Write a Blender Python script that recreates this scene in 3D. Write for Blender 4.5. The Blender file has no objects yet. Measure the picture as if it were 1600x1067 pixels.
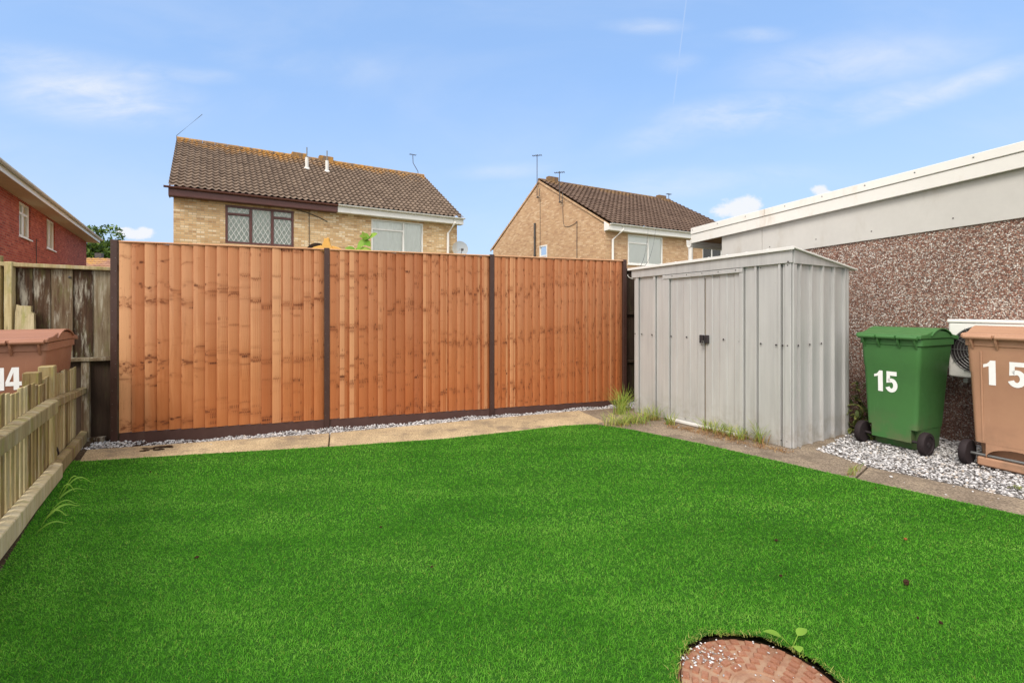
import bpy, bmesh, math, random
import numpy as np
from mathutils import Vector, Matrix
random.seed(7); rng = np.random.default_rng(7)
S = bpy.context.scene
COL = S.collection
R = math.radians
# ---------------------------------------------------------------- survey: camera 1.26 m up, level, looking along +Y
H, F, CX, HY = 1.26, 755.0, 800.0, 480.0
def G(x, y, z=0.0):            # the point of the ground seen in that direction
    Y = (H - z) * F / (y - HY); return Vector(((x - CX) / F * Y, Y, z))
def zat(y, Y): return H + (HY - y) * Y / F
def on_line(x, P, d):          # distance along a plan line P + t d at a bearing
    r = (x - CX) / F; return (r * P[1] - P[0]) / (d[0] - r * d[1])
def srgb(r, g, b):
    f = lambda c: c / 12.92 if c <= .04045 else ((c + .055) / 1.055) ** 2.4
    return (f(r / 255), f(g / 255), f(b / 255), 1)
# ---------------------------------------------------------------- objects
ORG = {}
def thing(name, label, cat, loc=(0, 0, 0), rz=0.0, group=None):
    o = bpy.data.objects.new(name, None); COL.objects.link(o)
    o.location = loc; o.rotation_euler = (0, 0, rz); o.empty_display_size = .1
    o['label'] = label; o['category'] = cat
    if group: o['group'] = group
    ORG[o.name] = Vector(loc) if rz == 0 else None
    return o
def tag(o, label, cat, group=None, kind=None):
    if label: o['label'] = label
    if cat: o['category'] = cat
    if group: o['group'] = group
    if kind: o['kind'] = kind
    return o
def structure(o, label=None):
    o['kind'] = 'structure'
    if label: o['label'] = label
    return o
def auto_uv(me, frame=None):
    n = len(me.loops)
    if n == 0: return
    vi = np.empty(n, np.int32); me.loops.foreach_get('vertex_index', vi)
    co = np.empty(len(me.vertices) * 3, np.float32); me.vertices.foreach_get('co', co); co = co.reshape(-1, 3)[vi]
    if frame:
        O, U, V = [np.array(a, np.float32) for a in frame]
        uv = np.stack([(co - O) @ U, (co - O) @ V], 1)
    else:
        tot = np.empty(len(me.polygons), np.int32); me.polygons.foreach_get('loop_total', tot)
        nr = np.empty(len(me.polygons) * 3, np.float32); me.polygons.foreach_get('normal', nr); nr = nr.reshape(-1, 3)
        N = np.repeat(nr, tot, 0)
        h = np.maximum(np.hypot(N[:, 0], N[:, 1]), 1e-6)
        tx, ty = -N[:, 1] / h, N[:, 0] / h
        flat = np.abs(N[:, 2]) > .75
        u = np.where(flat, co[:, 0], co[:, 0] * tx + co[:, 1] * ty)
        v = np.where(flat, co[:, 1], co[:, 2])
        uv = np.stack([u, v], 1)
    l = me.uv_layers.new(name='UVMap'); l.data.foreach_set('uv', uv.astype(np.float32).ravel())
class MB:
    def __init__(s): s.v = []; s.f = []; s.r = []; s.cur = 0.0
    def poly(s, pts):
        i = len(s.v); s.v += [tuple(p) for p in pts]; s.f.append(tuple(range(i, i + len(pts)))); s.r.append(s.cur)
    def faces(s, pts, fs):
        i = len(s.v); s.v += [tuple(p) for p in pts]
        for f in fs: s.f.append(tuple(i + k for k in f)); s.r.append(s.cur)
    def hexa(s, p):   # 8 corners: bottom ring 0-3, top ring 4-7
        s.faces(p, [(3, 2, 1, 0), (4, 5, 6, 7), (0, 1, 5, 4), (1, 2, 6, 5), (2, 3, 7, 6), (3, 0, 4, 7)])
    def obox(s, O, U, V, W):
        O, U, V, W = Vector(O), Vector(U), Vector(V), Vector(W)
        s.hexa([O, O + U, O + U + V, O + V, O + W, O + U + W, O + U + V + W, O + V + W])
    def box(s, x0, x1, y0, y1, z0, z1):
        s.hexa([(x0, y0, z0), (x1, y0, z0), (x1, y1, z0), (x0, y1, z0), (x0, y0, z1), (x1, y0, z1), (x1, y1, z1), (x0, y1, z1)])
    def tube(s, pts, r, n=8, caps=True, r1=None):
        pts = [Vector(p) for p in pts]; rings = []; i0 = len(s.v)
        for k, p in enumerate(pts):
            d = (pts[min(k + 1, len(pts) - 1)] - pts[max(k - 1, 0)]).normalized()
            a = Vector((0, 0, 1)) if abs(d.z) < .9 else Vector((1, 0, 0))
            u = d.cross(a).normalized(); w = d.cross(u).normalized()
            rr = r if r1 is None else r + (r1 - r) * k / (len(pts) - 1)
            for j in range(n):
                t = 2 * math.pi * j / n; s.v.append(tuple(p + rr * (math.cos(t) * u + math.sin(t) * w)))
        for k in range(len(pts) - 1):
            for j in range(n):
                a = i0 + k * n + j; b = i0 + k * n + (j + 1) % n
                s.f.append((a, b, b + n, a + n)); s.r.append(s.cur)
        if caps:
            s.f.append(tuple(i0 + j for j in range(n))[::-1]); s.r.append(s.cur)
            e = i0 + (len(pts) - 1) * n; s.f.append(tuple(e + j for j in range(n))); s.r.append(s.cur)
    def lathe(s, c, axis, prof, n=24):      # prof: (radius, offset along axis)
        c = Vector(c); ax = Vector(axis).normalized()
        a = Vector((0, 0, 1)) if abs(ax.z) < .9 else Vector((1, 0, 0))
        u = ax.cross(a).normalized(); w = ax.cross(u).normalized(); i0 = len(s.v)
        for (r, o) in prof:
            for j in range(n):
                t = 2 * math.pi * j / n; s.v.append(tuple(c + ax * o + r * (math.cos(t) * u + math.sin(t) * w)))
        for k in range(len(prof) - 1):
            for j in range(n):
                p = i0 + k * n + j; q = i0 + k * n + (j + 1) % n
                s.f.append((p, q, q + n, p + n)); s.r.append(s.cur)
        s.f.append(tuple(i0 + j for j in range(n))[::-1]); s.r.append(s.cur)
        e = i0 + (len(prof) - 1) * n; s.f.append(tuple(e + j for j in range(n))); s.r.append(s.cur)
    def prism(s, pts, ext):     # planar outline swept by a vector
        pts = [Vector(p) for p in pts]; n = len(pts); e = Vector(ext)
        s.faces(pts + [p + e for p in pts], [tuple(range(n))[::-1], tuple(range(n, 2 * n))] + [(k, (k + 1) % n, n + (k + 1) % n, n + k) for k in range(n)])
    def build(s, name, m, parent=None, smooth=False, frame=None, bevel=0, local=False, recalc=True, seg=1):
        me = bpy.data.meshes.new(name)
        off = Vector((0, 0, 0))
        if parent is not None and not local: off = ORG[parent.name]
        me.from_pydata([(v[0] - off[0], v[1] - off[1], v[2] - off[2]) for v in s.v], [], s.f)
        a = me.attributes.new('rnd', 'FLOAT', 'FACE'); a.data.foreach_set('value', np.array(s.r, np.float32))
        if recalc:
            bm = bmesh.new(); bm.from_mesh(me); bmesh.ops.recalc_face_normals(bm, faces=bm.faces); bm.to_mesh(me); bm.free()
        me.update()
        if frame: frame = (Vector(frame[0]) - off, frame[1], frame[2])
        auto_uv(me, frame)
        if smooth: me.polygons.foreach_set('use_smooth', [True] * len(me.polygons))
        for mm in (m if isinstance(m, (list, tuple)) else [m]): me.materials.append(mm)
        o = bpy.data.objects.new(name, me); COL.objects.link(o)
        if parent is not None: o.parent = parent
        ORG[o.name] = off
        if bevel:
            b = o.modifiers.new('bevel', 'BEVEL'); b.width = bevel; b.segments = seg; b.limit_method = 'ANGLE'; b.angle_limit = R(35)
        return o
def smooth_by_angle(o, deg=40):
    me = o.data
    bm = bmesh.new(); bm.from_mesh(me)
    for f in bm.faces: f.smooth = True
    for e in bm.edges:
        if len(e.link_faces) == 2 and e.calc_face_angle(0) > R(deg): e.smooth = False
    bm.to_mesh(me); bm.free(); return o
def np_mesh(name, verts, quads, mat, cols=None, parent=None):     # quads: n x k equal polygons
    me = bpy.data.meshes.new(name); nv = len(verts); nf, k = quads.shape
    me.vertices.add(nv); me.vertices.foreach_set('co', verts.astype(np.float32).ravel())
    me.loops.add(nf * k); me.loops.foreach_set('vertex_index', quads.astype(np.int32).ravel())
    me.polygons.add(nf); me.polygons.foreach_set('loop_start', np.arange(0, nf * k, k, dtype=np.int32))
    if cols is not None:
        a = me.attributes.new('rnd', 'FLOAT', 'FACE'); a.data.foreach_set('value', cols.astype(np.float32))
    me.update(calc_edges=True); me.validate()
    me.materials.append(mat)
    o = bpy.data.objects.new(name, me); COL.objects.link(o)
    if parent is not None: o.parent = parent
    ORG[o.name] = Vector((0, 0, 0))
    return o
# ---------------------------------------------------------------- materials
class NT:
    def __init__(s, name, rough=.7, spec=.3, metal=0):
        s.m = bpy.data.materials.new(name); s.m.use_nodes = True
        s.t = s.m.node_tree; s.b = s.t.nodes['Principled BSDF']
        s.b.inputs['Roughness'].default_value = rough; s.b.inputs['Specular IOR Level'].default_value = spec
        s.b.inputs['Metallic'].default_value = metal
    def n(s, t, **k):
        o = s.t.nodes.new(t)
        for a, v in k.items(): setattr(o, a, v)
        return o
    def put(s, sock, v):
        if isinstance(v, bpy.types.NodeSocket): s.t.links.new(v, sock)
        elif v is not None: sock.default_value = v
    def uv(s): return s.n('ShaderNodeUVMap').outputs[0]
    def obj(s): return s.n('ShaderNodeTexCoord').outputs['Object']
    def attr(s, a='rnd'): return s.n('ShaderNodeAttribute', attribute_name=a).outputs['Fac']
    def rand(s): return s.n('ShaderNodeObjectInfo').outputs['Random']
    def map(s, v, sc=(1, 1, 1), loc=(0, 0, 0)):
        m = s.n('ShaderNodeMapping'); s.put(m.inputs[0], v); m.inputs['Scale'].default_value = sc; m.inputs['Location'].default_value = loc
        return m.outputs[0]
    def comb(s, x=0., y=0., z=0.):
        c = s.n('ShaderNodeCombineXYZ'); s.put(c.inputs[0], x); s.put(c.inputs[1], y); s.put(c.inputs[2], z); return c.outputs[0]
    def sep(s, v):
        c = s.n('ShaderNodeSeparateXYZ'); s.put(c.inputs[0], v); return c.outputs
    def noise(s, v, sc=5., det=4., rough=.55, dist=0.):
        o = s.n('ShaderNodeTexNoise'); s.put(o.inputs['Vector'], v); o.inputs['Scale'].default_value = sc
        o.inputs['Detail'].default_value = det; o.inputs['Roughness'].default_value = rough; o.inputs['Distortion'].default_value = dist
        return o.outputs['Fac']
    def vor(s, v, sc=5., feat='F1', rnd=1.0, out='Distance'):
        o = s.n('ShaderNodeTexVoronoi', feature=feat); s.put(o.inputs['Vector'], v); o.inputs['Scale'].default_value = sc
        o.inputs['Randomness'].default_value = rnd; return o.outputs[out]
    def white(s, v):
        o = s.n('ShaderNodeTexWhiteNoise', noise_dimensions='3D'); s.put(o.inputs[0], v); return o.outputs['Value']
    def math(s, op, a, b=None, c=None, clamp=False):
        o = s.n('ShaderNodeMath', operation=op, use_clamp=clamp); s.put(o.inputs[0], a)
        if b is not None: s.put(o.inputs[1], b)
        if c is not None: s.put(o.inputs[2], c)
        return o.outputs[0]
    def rng(s, v, a, b, c=0., d=1., kind='SMOOTHSTEP'):
        o = s.n('ShaderNodeMapRange', interpolation_type=kind); s.put(o.inputs['Value'], v)
        for k, x in zip(('From Min', 'From Max', 'To Min', 'To Max'), (a, b, c, d)): o.inputs[k].default_value = x
        return o.outputs['Result']
    def ramp(s, v, stops, interp='LINEAR'):
        o = s.n('ShaderNodeValToRGB'); s.put(o.inputs[0], v); e = o.color_ramp.elements; o.color_ramp.interpolation = interp
        while len(e) < len(stops): e.new(.5)
        for k, (p, c) in enumerate(stops): e[k].position = p; e[k].color = c
        return o.outputs[0]
    def mix(s, f, a, b, kind='MIX'):
        o = s.n('ShaderNodeMix', data_type='RGBA', blend_type=kind); s.put(o.inputs[0], f); s.put(o.inputs[6], a); s.put(o.inputs[7], b)
        return o.outputs[2]
    def bump(s, h, st=.3, d=.01):
        o = s.n('ShaderNodeBump'); s.put(o.inputs['Height'], h); o.inputs['Strength'].default_value = st; o.inputs['Distance'].default_value = d
        s.t.links.new(o.outputs[0], s.b.inputs['Normal'])
    def col(s, c): s.put(s.b.inputs['Base Color'], c); return s
    def rough(s, v): s.put(s.b.inputs['Roughness'], v)
def plain(name, c, rough=.5, spec=.4, var=.15, sc=6., metal=0, bump=0., dirt=None):
    t = NT(name, rough, spec, metal); o = t.obj()
    n1 = t.noise(o, sc, 6, .65); n2 = t.noise(o, sc * 9, 3, .6)
    f = t.math('ADD', t.math('MULTIPLY', n1, .7), t.math('MULTIPLY', n2, .3))
    lo = tuple(x * (1 - var) for x in c[:3]) + (1,); hi = tuple(min(1, x * (1 + var)) for x in c[:3]) + (1,)
    cc = t.ramp(f, [(.3, lo), (.7, hi)])
    if dirt:
        cc = t.mix(t.rng(t.noise(t.map(o, (1, 1, .35)), sc * 1.3, 8, .7), .52, .75, 0, dirt[1]), cc, dirt[0])
    t.col(cc); t.rough(t.rng(n2, .2, .8, max(0, rough - .12), min(1, rough + .12), 'LINEAR'))
    if bump: t.bump(n2, bump, .004)
    return t.m
M = {}
def new_timber():
    t = NT('orange_timber', .72, .25); uv = t.uv(); r = t.attr(); x, y, z = t.sep(uv)
    bx = t.math('ADD', x, t.math('MULTIPLY', r, 3.7))
    by = t.math('ADD', y, t.math('MULTIPLY', r, .6))
    warp = t.noise(t.comb(t.math('MULTIPLY', bx, 6.), t.math('MULTIPLY', by, 2.), 0.), 1., 3)
    g = t.noise(t.comb(t.math('MULTIPLY', t.math('ADD', bx, t.math('MULTIPLY', warp, .05)), 95.), t.math('MULTIPLY', by, 2.2), 0.), 1., 4, .6)
    big = t.noise(uv, 1.6, 3)
    base = t.ramp(g, [(.22, srgb(142, 84, 48)), (.5, srgb(180, 115, 70)), (.78, srgb(206, 146, 102))])
    base = t.mix(t.math('MULTIPLY', t.rng(r, .0, 1., 0, .45, 'LINEAR'), 1.), base, srgb(200, 144, 100))
    base = t.mix(t.rng(t.math('FRACT', t.math('MULTIPLY', r, 7.3)), .5, 1., 0, .45), base, srgb(152, 82, 42))
    base = t.mix(t.rng(big, .4, .7, 0, .35), base, srgb(196, 134, 88))
    # sun-bleached top third, richer stain lower down
    bl = t.math('MULTIPLY', t.rng(t.math('ADD', y, t.math('MULTIPLY', big, .25)), .7, 1.6, 0, .6), 1.)
    base = t.mix(t.rng(t.math('ADD', y, t.math('MULTIPLY', big, .5)), 1.15, .35, 0, .5), base, srgb(172, 96, 44)); base = t.mix(bl, base, srgb(198, 144, 108))
    pi_ = t.math('FLOOR', t.math('DIVIDE', x, 1.833)); base = t.mix(t.rng(pi_, .2, .9, 0, .34), base, srgb(158, 84, 46))
    base = t.mix(t.rng(t.math('FRACT', t.math('MULTIPLY', r, 17.7)), .6, 1., 0, .5), base, srgb(150, 84, 52))
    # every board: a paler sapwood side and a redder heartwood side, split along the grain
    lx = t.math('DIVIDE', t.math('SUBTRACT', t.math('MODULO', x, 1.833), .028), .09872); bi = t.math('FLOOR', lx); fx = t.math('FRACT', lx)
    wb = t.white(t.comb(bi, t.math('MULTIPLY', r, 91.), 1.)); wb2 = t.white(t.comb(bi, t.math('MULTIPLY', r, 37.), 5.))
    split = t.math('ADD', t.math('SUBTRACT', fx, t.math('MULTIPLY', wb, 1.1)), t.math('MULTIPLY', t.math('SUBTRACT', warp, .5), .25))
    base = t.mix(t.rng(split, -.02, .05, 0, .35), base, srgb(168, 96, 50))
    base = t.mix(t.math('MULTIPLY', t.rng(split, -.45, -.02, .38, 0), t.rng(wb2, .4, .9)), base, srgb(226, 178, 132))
    # knots come in whorls: boards cut from one log carry them at the same height
    core = None
    for sp_, ph, wd, am, gs in ((1.75, 0., .030, 1., 6.), (1.2, 4.3, .018, .75, 4.), (2.6, 8.9, .012, .55, 5.)):
        grp = t.math('FLOOR', t.math('DIVIDE', t.math('ADD', t.math('DIVIDE', x, .0987), ph), gs)); gw = t.white(t.comb(grp, ph, 2.))
        wob = t.math('ADD', t.math('MULTIPLY', t.white(t.comb(bi, ph, grp)), .22), t.math('MULTIPLY', t.noise(t.comb(t.math('MULTIPLY', bx, 19.), t.math('MULTIPLY', y, 3.), ph), 1., 3), .26))
        d = t.math('DIVIDE', t.math('ABSOLUTE', t.math('SUBTRACT', t.math('FRACT', t.math('ADD', t.math('ADD', t.math('MULTIPLY', y, sp_), gw), wob)), .5)), sp_)
        live = t.rng(t.white(t.comb(bi, ph, t.math('FLOOR', t.math('ADD', t.math('ADD', t.math('MULTIPLY', y, sp_), gw), wob)))), .2, .55)
        blot = t.noise(t.comb(t.math('MULTIPLY', bx, 27.), t.math('MULTIPLY', y, 30.), ph), 1., 4, .65)
        halo = t.math('MULTIPLY', t.rng(t.math('ADD', d, t.math('MULTIPLY', t.math('SUBTRACT', blot, .5), .10)), wd * 2.6, 0., 0., .30 * am), live); base = t.mix(halo, base, srgb(150, 84, 44))
        k_ = t.math('MULTIPLY', t.math('MULTIPLY', t.rng(d, wd * 1.5, wd * .3), t.rng(blot, .46, .58)), t.math('MULTIPLY', live, am)); base = t.mix(t.math('MULTIPLY', k_, .85), base, srgb(112, 60, 34))
        kv = t.vor(t.comb(t.math('MULTIPLY', bx, 19.), t.math('MULTIPLY', y, 15.), ph), 1.); kc = t.math('MULTIPLY', t.rng(t.math('ADD', kv, t.math('MULTIPLY', blot, .3)), .42, .28), t.math('MULTIPLY', t.rng(d, wd * 1.9, wd * .9), live)); base = t.mix(t.math('MULTIPLY', kc, .9), base, srgb(86, 44, 26))
        core = kc if core is None else t.math('MAXIMUM', core, kc)
    kd = t.vor(t.comb(t.math('MULTIPLY', bx, 15.), t.math('MULTIPLY', by, 5.5), 0.), 1.); kn = t.math('ADD', kd, t.math('MULTIPLY', t.math('SUBTRACT', t.noise(uv, 90., 3, .7), .5), .25))
    base = t.mix(t.rng(kn, .14, .05, 0, .75), base, srgb(112, 60, 34))
    fl = t.noise(t.comb(t.math('MULTIPLY', bx, 26.), t.math('MULTIPLY', by, 34.), 0.), 1., 3, .6, 1.)
    base = t.mix(t.rng(fl, .66, .72, 0, .55), base, srgb(140, 78, 42))
    streak = t.noise(t.comb(t.math('MULTIPLY', bx, 150.), t.math('MULTIPLY', by, 4.), 9.), 1., 3, .6); base = t.mix(t.rng(streak, .58, .72, 0, .35), base, srgb(136, 76, 42))
    t.col(base); t.bump(t.math('ADD', g, t.math('MULTIPLY', core, -.5)), .25, .002); return t.m
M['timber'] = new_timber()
def old_timber(name, stops, green, moss, pale=0.):
    t = NT(name, .9, .15); uv = t.uv(); r = t.attr(); x, y, z = t.sep(uv)
    bx = t.math('ADD', x, t.math('MULTIPLY', r, 5.)); by = t.math('ADD', y, t.math('MULTIPLY', r, 3.))
    g = t.noise(t.comb(t.math('MULTIPLY', bx, 70.), t.math('MULTIPLY', by, 2.5), 0.), 1., 5, .65)
    p = t.noise(t.comb(t.math('MULTIPLY', bx, 9.), t.math('MULTIPLY', by, 1.6), 2.), 1., 5, .6)
    f = t.math('ADD', t.math('MULTIPLY', g, .4), t.math('ADD', t.math('MULTIPLY', p, .5), t.math('MULTIPLY', t.math('SUBTRACT', r, .5), .42)))
    c = t.ramp(f, stops)
    mm = t.noise(t.comb(t.math('MULTIPLY', bx, 14.), t.math('MULTIPLY', by, 4.), 7.), 1., 6, .65)
    c = t.mix(t.rng(mm, .5, .72, 0, moss), c, green)
    c = t.mix(t.rng(t.noise(uv, 45., 4, .7), .58, .75, 0, .45), c, srgb(70, 58, 44))
    if pale:
        w = t.noise(t.comb(t.math('MULTIPLY', bx, 16.), t.math('MULTIPLY', by, 2.2), 12.), 1., 7, .72); c = t.mix(t.rng(w, .5, .66, 0, pale), c, srgb(176, 170, 154)); c = t.mix(t.rng(w, .44, .30, 0, .6), c, srgb(62, 44, 34))
    t.col(c); t.bump(t.math('ADD', g, t.math('MULTIPLY', p, .5)), .5, .004); return t.m
M['old_fence'] = old_timber('weathered_fence_timber', [(.25, srgb(58, 42, 32)), (.42, srgb(86, 66, 50)), (.56, srgb(122, 108, 86)), (.72, srgb(158, 150, 130))], srgb(100, 104, 58), .5, .75)
M['old_dark'] = old_timber('dark_damp_timber', [(.25, srgb(46, 36, 30)), (.5, srgb(72, 58, 48)), (.75, srgb(104, 90, 76))], srgb(76, 78, 50), .35)
M['picket'] = old_timber('mossy_picket_timber', [(.25, srgb(108, 88, 56)), (.42, srgb(152, 132, 90)), (.58, srgb(184, 168, 126)), (.75, srgb(210, 198, 162))], srgb(132, 132, 62), .75, .35)
M['rail'] = old_timber('mossy_rail_timber', [(.22, srgb(126, 108, 76)), (.42, srgb(172, 156, 118)), (.58, srgb(198, 184, 150)), (.76, srgb(218, 208, 182))], srgb(142, 144, 74), .7, .4)
M['cap'] = old_timber('pale_capping_timber', [(.2, srgb(178, 122, 88)), (.5, srgb(206, 158, 122)), (.8, srgb(226, 190, 160))], srgb(190, 150, 116), .3)
M['post'] = plain('dark_brown_post_paint', srgb(66, 44, 38), .45, .4, .2, 8., dirt=(srgb(92, 70, 60), .4))
M['board'] = plain('dark_brown_gravel_board', srgb(78, 54, 48), .55, .35, .18, 6., dirt=(srgb(112, 88, 76), .35))
def brick(name, c1, c2, mortar, tint, dark):
    t = NT(name, .9, .15); uv = t.uv()
    b = t.n('ShaderNodeTexBrick'); t.put(b.inputs['Vector'], uv)
    for k, v in (('Color1', c1), ('Color2', c2), ('Mortar', mortar), ('Scale', 1.), ('Mortar Size', .009), ('Mortar Smooth', .25), ('Bias', 0.), ('Brick Width', .225), ('Row Height', .075)): b.inputs[k].default_value = v
    x, y, z = t.sep(uv); row = t.math('FLOOR', t.math('DIVIDE', y, .075))
    sh = t.math('MULTIPLY', t.math('MODULO', row, 2.), .1125)
    cell = t.comb(t.math('FLOOR', t.math('DIVIDE', t.math('ADD', x, sh), .225)), row, 0.)
    w = t.white(cell); inv = t.math('SUBTRACT', 1., b.outputs['Fac'])
    c = t.mix(t.math('MULTIPLY', t.rng(w, .72, .95, 0, .8), inv), b.outputs['Color'], tint)
    c = t.mix(t.math('MULTIPLY', t.rng(w, .0, .22, .7, 0), inv), c, dark)
    n = t.noise(uv, 1.1, 5, .6); c = t.mix(t.rng(n, .4, .75, 0, .3), c, dark)
    n2 = t.noise(uv, 60., 4, .7); c = t.mix(.25, c, t.ramp(n2, [(.3, (.25, .25, .25, 1)), (.7, (.75, .75, .75, 1))]), 'OVERLAY')
    t.col(c); t.bump(t.math('ADD', t.math('MULTIPLY', inv, 1.), t.math('MULTIPLY', n2, .3)), .6, .006); return t.m
M['buff'] = brick('buff_brick', srgb(226, 194, 148), srgb(202, 162, 114), srgb(190, 170, 140), srgb(240, 220, 186), srgb(168, 128, 90))
M['tan'] = brick('tan_brick', srgb(204, 170, 132), srgb(188, 150, 114), srgb(184, 158, 130), srgb(216, 188, 154), srgb(164, 126, 98))
M['red'] = brick('red_brick', srgb(178, 84, 66), srgb(156, 66, 54), srgb(160, 122, 104), srgb(196, 108, 84), srgb(122, 54, 48))
def tiles(name, base, lic, L, roll, course, amt):
    t = NT(name, .9, .12); uv = t.uv(); x, y, z = t.sep(uv)
    cell = t.comb(t.math('FLOOR', t.math('DIVIDE', x, roll)), t.math('FLOOR', t.math('DIVIDE', y, course)), 0.)
    w = t.white(cell); n = t.noise(uv, 22., 5, .7); n1 = t.noise(uv, .9, 4, .6)
    c = t.ramp(t.math('ADD', t.math('MULTIPLY', w, .25), t.math('MULTIPLY', n, .75)), base)
    up = t.rng(t.math('ADD', y, t.math('MULTIPLY', t.math('SUBTRACT', n1, .5), 4.6)), L - .9, L + .4)
    lm = t.math('MULTIPLY', up, t.rng(t.noise(uv, 7., 5, .7), .38, .6))
    c = t.mix(t.math('MULTIPLY', lm, amt), c, lic)
    c = t.mix(t.rng(t.noise(uv, 13., 2, .5), .72, .76, 0, .55), c, srgb(196, 188, 172))
    t.col(c); t.bump(n, .35, .004); return t.m
TB = [(.25, srgb(98, 84, 73)), (.5, srgb(120, 104, 91)), (.8, srgb(142, 125, 109))]
M['tileA'] = tiles('brown_roof_tiles', TB, srgb(196, 142, 54), 5.3, .2, .3, .8)
M['tileB'] = tiles('dark_roof_tiles', [(.25, srgb(84, 68, 59)), (.5, srgb(102, 84, 73)), (.8, srgb(124, 104, 90))], srgb(172, 134, 72), 6.9, .3, .36, .6)
M['tileD'] = tiles('lichen_roof_tiles', [(.2, srgb(136, 98, 84)), (.8, srgb(178, 140, 118))], srgb(206, 160, 60), 3.6, .25, .3, .9)
M['white'] = plain('white_upvc', srgb(232, 230, 224), .4, .4, .05, 3., dirt=(srgb(196, 186, 168), .3))
M['brownpvc'] = plain('brown_upvc', srgb(98, 60, 54), .4, .4, .14, 5., dirt=(srgb(128, 92, 80), .3))
M['gutterbrown'] = plain('brown_gutter_plastic', srgb(112, 74, 66), .45, .4, .12, 5.)
M['curtain'] = plain('net_curtain', srgb(240, 242, 234), .95, .05, .06, 4.)
M['blind'] = plain('white_vertical_blind', srgb(248, 249, 245), .9, .1, .04, 7.)
M['roller'] = plain('white_roller_blind', srgb(250, 250, 247), .9, .1, .03, 4.)
M['net'] = plain('shaded_net', srgb(200, 207, 198), .95, .05, .1, 5.)
M['dark'] = plain('dark_interior', srgb(60, 62, 60), .9, .1, .1, 4.)
M['soffit'] = plain('timber_soffit', srgb(214, 196, 176), .8, .2, .08, 3.)
M['brownsoffit'] = plain('brown_underside', srgb(150, 118, 98), .85, .2, .1, 3.)
M['black'] = plain('black_plastic', srgb(52, 46, 48), .5, .35, .15, 8.)
M['steel'] = plain('grey_steel', srgb(130, 130, 128), .4, .5, .15, 12., metal=.6)
def dishmat():
    t = NT('perforated_grey_dish', .6, .3); t.col(srgb(176, 176, 170)); tr = t.n('ShaderNodeBsdfTransparent'); mx = t.n('ShaderNodeMixShader'); mx.inputs[0].default_value = .4
    out = t.t.nodes['Material Output']; t.put(mx.inputs[1], t.b.outputs[0]); t.put(mx.inputs[2], tr.outputs[0]); t.t.links.new(mx.outputs[0], out.inputs[0]); return t.m
M['dish'] = dishmat()
M['iron'] = plain('dark_iron', srgb(82, 78, 76), .6, .3, .2, 20.)
def glass():
    t = NT('window_glass'); t.t.nodes.remove(t.b); out = t.t.nodes['Material Output']
    tr = t.n('ShaderNodeBsdfTransparent'); tr.inputs[0].default_value = (.95, .97, .95, 1)
    gl = t.n('ShaderNodeBsdfGlossy'); gl.inputs['Roughness'].default_value = .03
    fr = t.n('ShaderNodeFresnel'); fr.inputs['IOR'].default_value = 1.5
    mx = t.n('ShaderNodeMixShader'); t.put(mx.inputs[0], fr.outputs[0]); t.put(mx.inputs[1], tr.outputs[0]); t.put(mx.inputs[2], gl.outputs[0])
    t.t.links.new(mx.outputs[0], out.inputs[0]); return t.m
M['glass'] = glass()
def pebble():
    t = NT('pebbledash', .85, .25); uv = t.uv()
    wv = t.n('ShaderNodeVectorMath', operation='ADD'); t.put(wv.inputs[0], uv)
    sc = t.n('ShaderNodeVectorMath', operation='SCALE'); nn = t.n('ShaderNodeTexNoise'); t.put(nn.inputs['Vector'], uv); nn.inputs['Scale'].default_value = 60.
    t.put(sc.inputs[0], nn.outputs['Color']); sc.inputs['Scale'].default_value = .012; t.put(wv.inputs[1], sc.outputs[0]); p = wv.outputs[0]
    v = t.n('ShaderNodeTexVoronoi'); t.put(v.inputs['Vector'], p); v.inputs['Scale'].default_value = 95.
    rc, gc, bc = t.sep(v.outputs['Color'])
    c = t.ramp(rc, [(0, srgb(114, 78, 66)), (.14, srgb(162, 116, 98)), (.30, srgb(190, 160, 142)), (.46, srgb(140, 122, 112)), (.60, srgb(212, 196, 182)), (.74, srgb(170, 130, 112)), (.87, srgb(236, 228, 218))], 'CONSTANT')
    e = t.vor(p, 95., 'DISTANCE_TO_EDGE'); gap = t.rng(e, .03, .16, 1., 0.)
    c = t.mix(t.math('MULTIPLY', gap, .8), c, srgb(92, 76, 68))
    big = t.noise(uv, 1.4, 4, .6); c = t.mix(t.rng(big, .5, .8, 0, .35), c, srgb(104, 82, 74))
    x, y, z = t.sep(uv)
    damp = t.rng(t.math('ADD', y, t.math('MULTIPLY', t.noise(uv, 3., 4), .5)), .5, 1.25, .6, 0.)
    c = t.mix(damp, c, srgb(84, 58, 52))
    t.col(c); h = t.math('SUBTRACT', 1., t.math('MULTIPLY', v.outputs['Distance'], 1.))
    t.bump(t.math('ADD', h, t.math('MULTIPLY', gc, .6)), .9, .012); return t.m
M['pebble'] = pebble()
M['fasciaboard'] = plain('pale_grey_cement_board', srgb(194, 191, 185), .8, .2, .06, 2.5, dirt=(srgb(164, 154, 138), .45))
M['garagetrim'] = plain('off_white_metal_trim', srgb(222, 219, 212), .5, .35, .04, 2., dirt=(srgb(186, 164, 140), .6))
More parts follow.
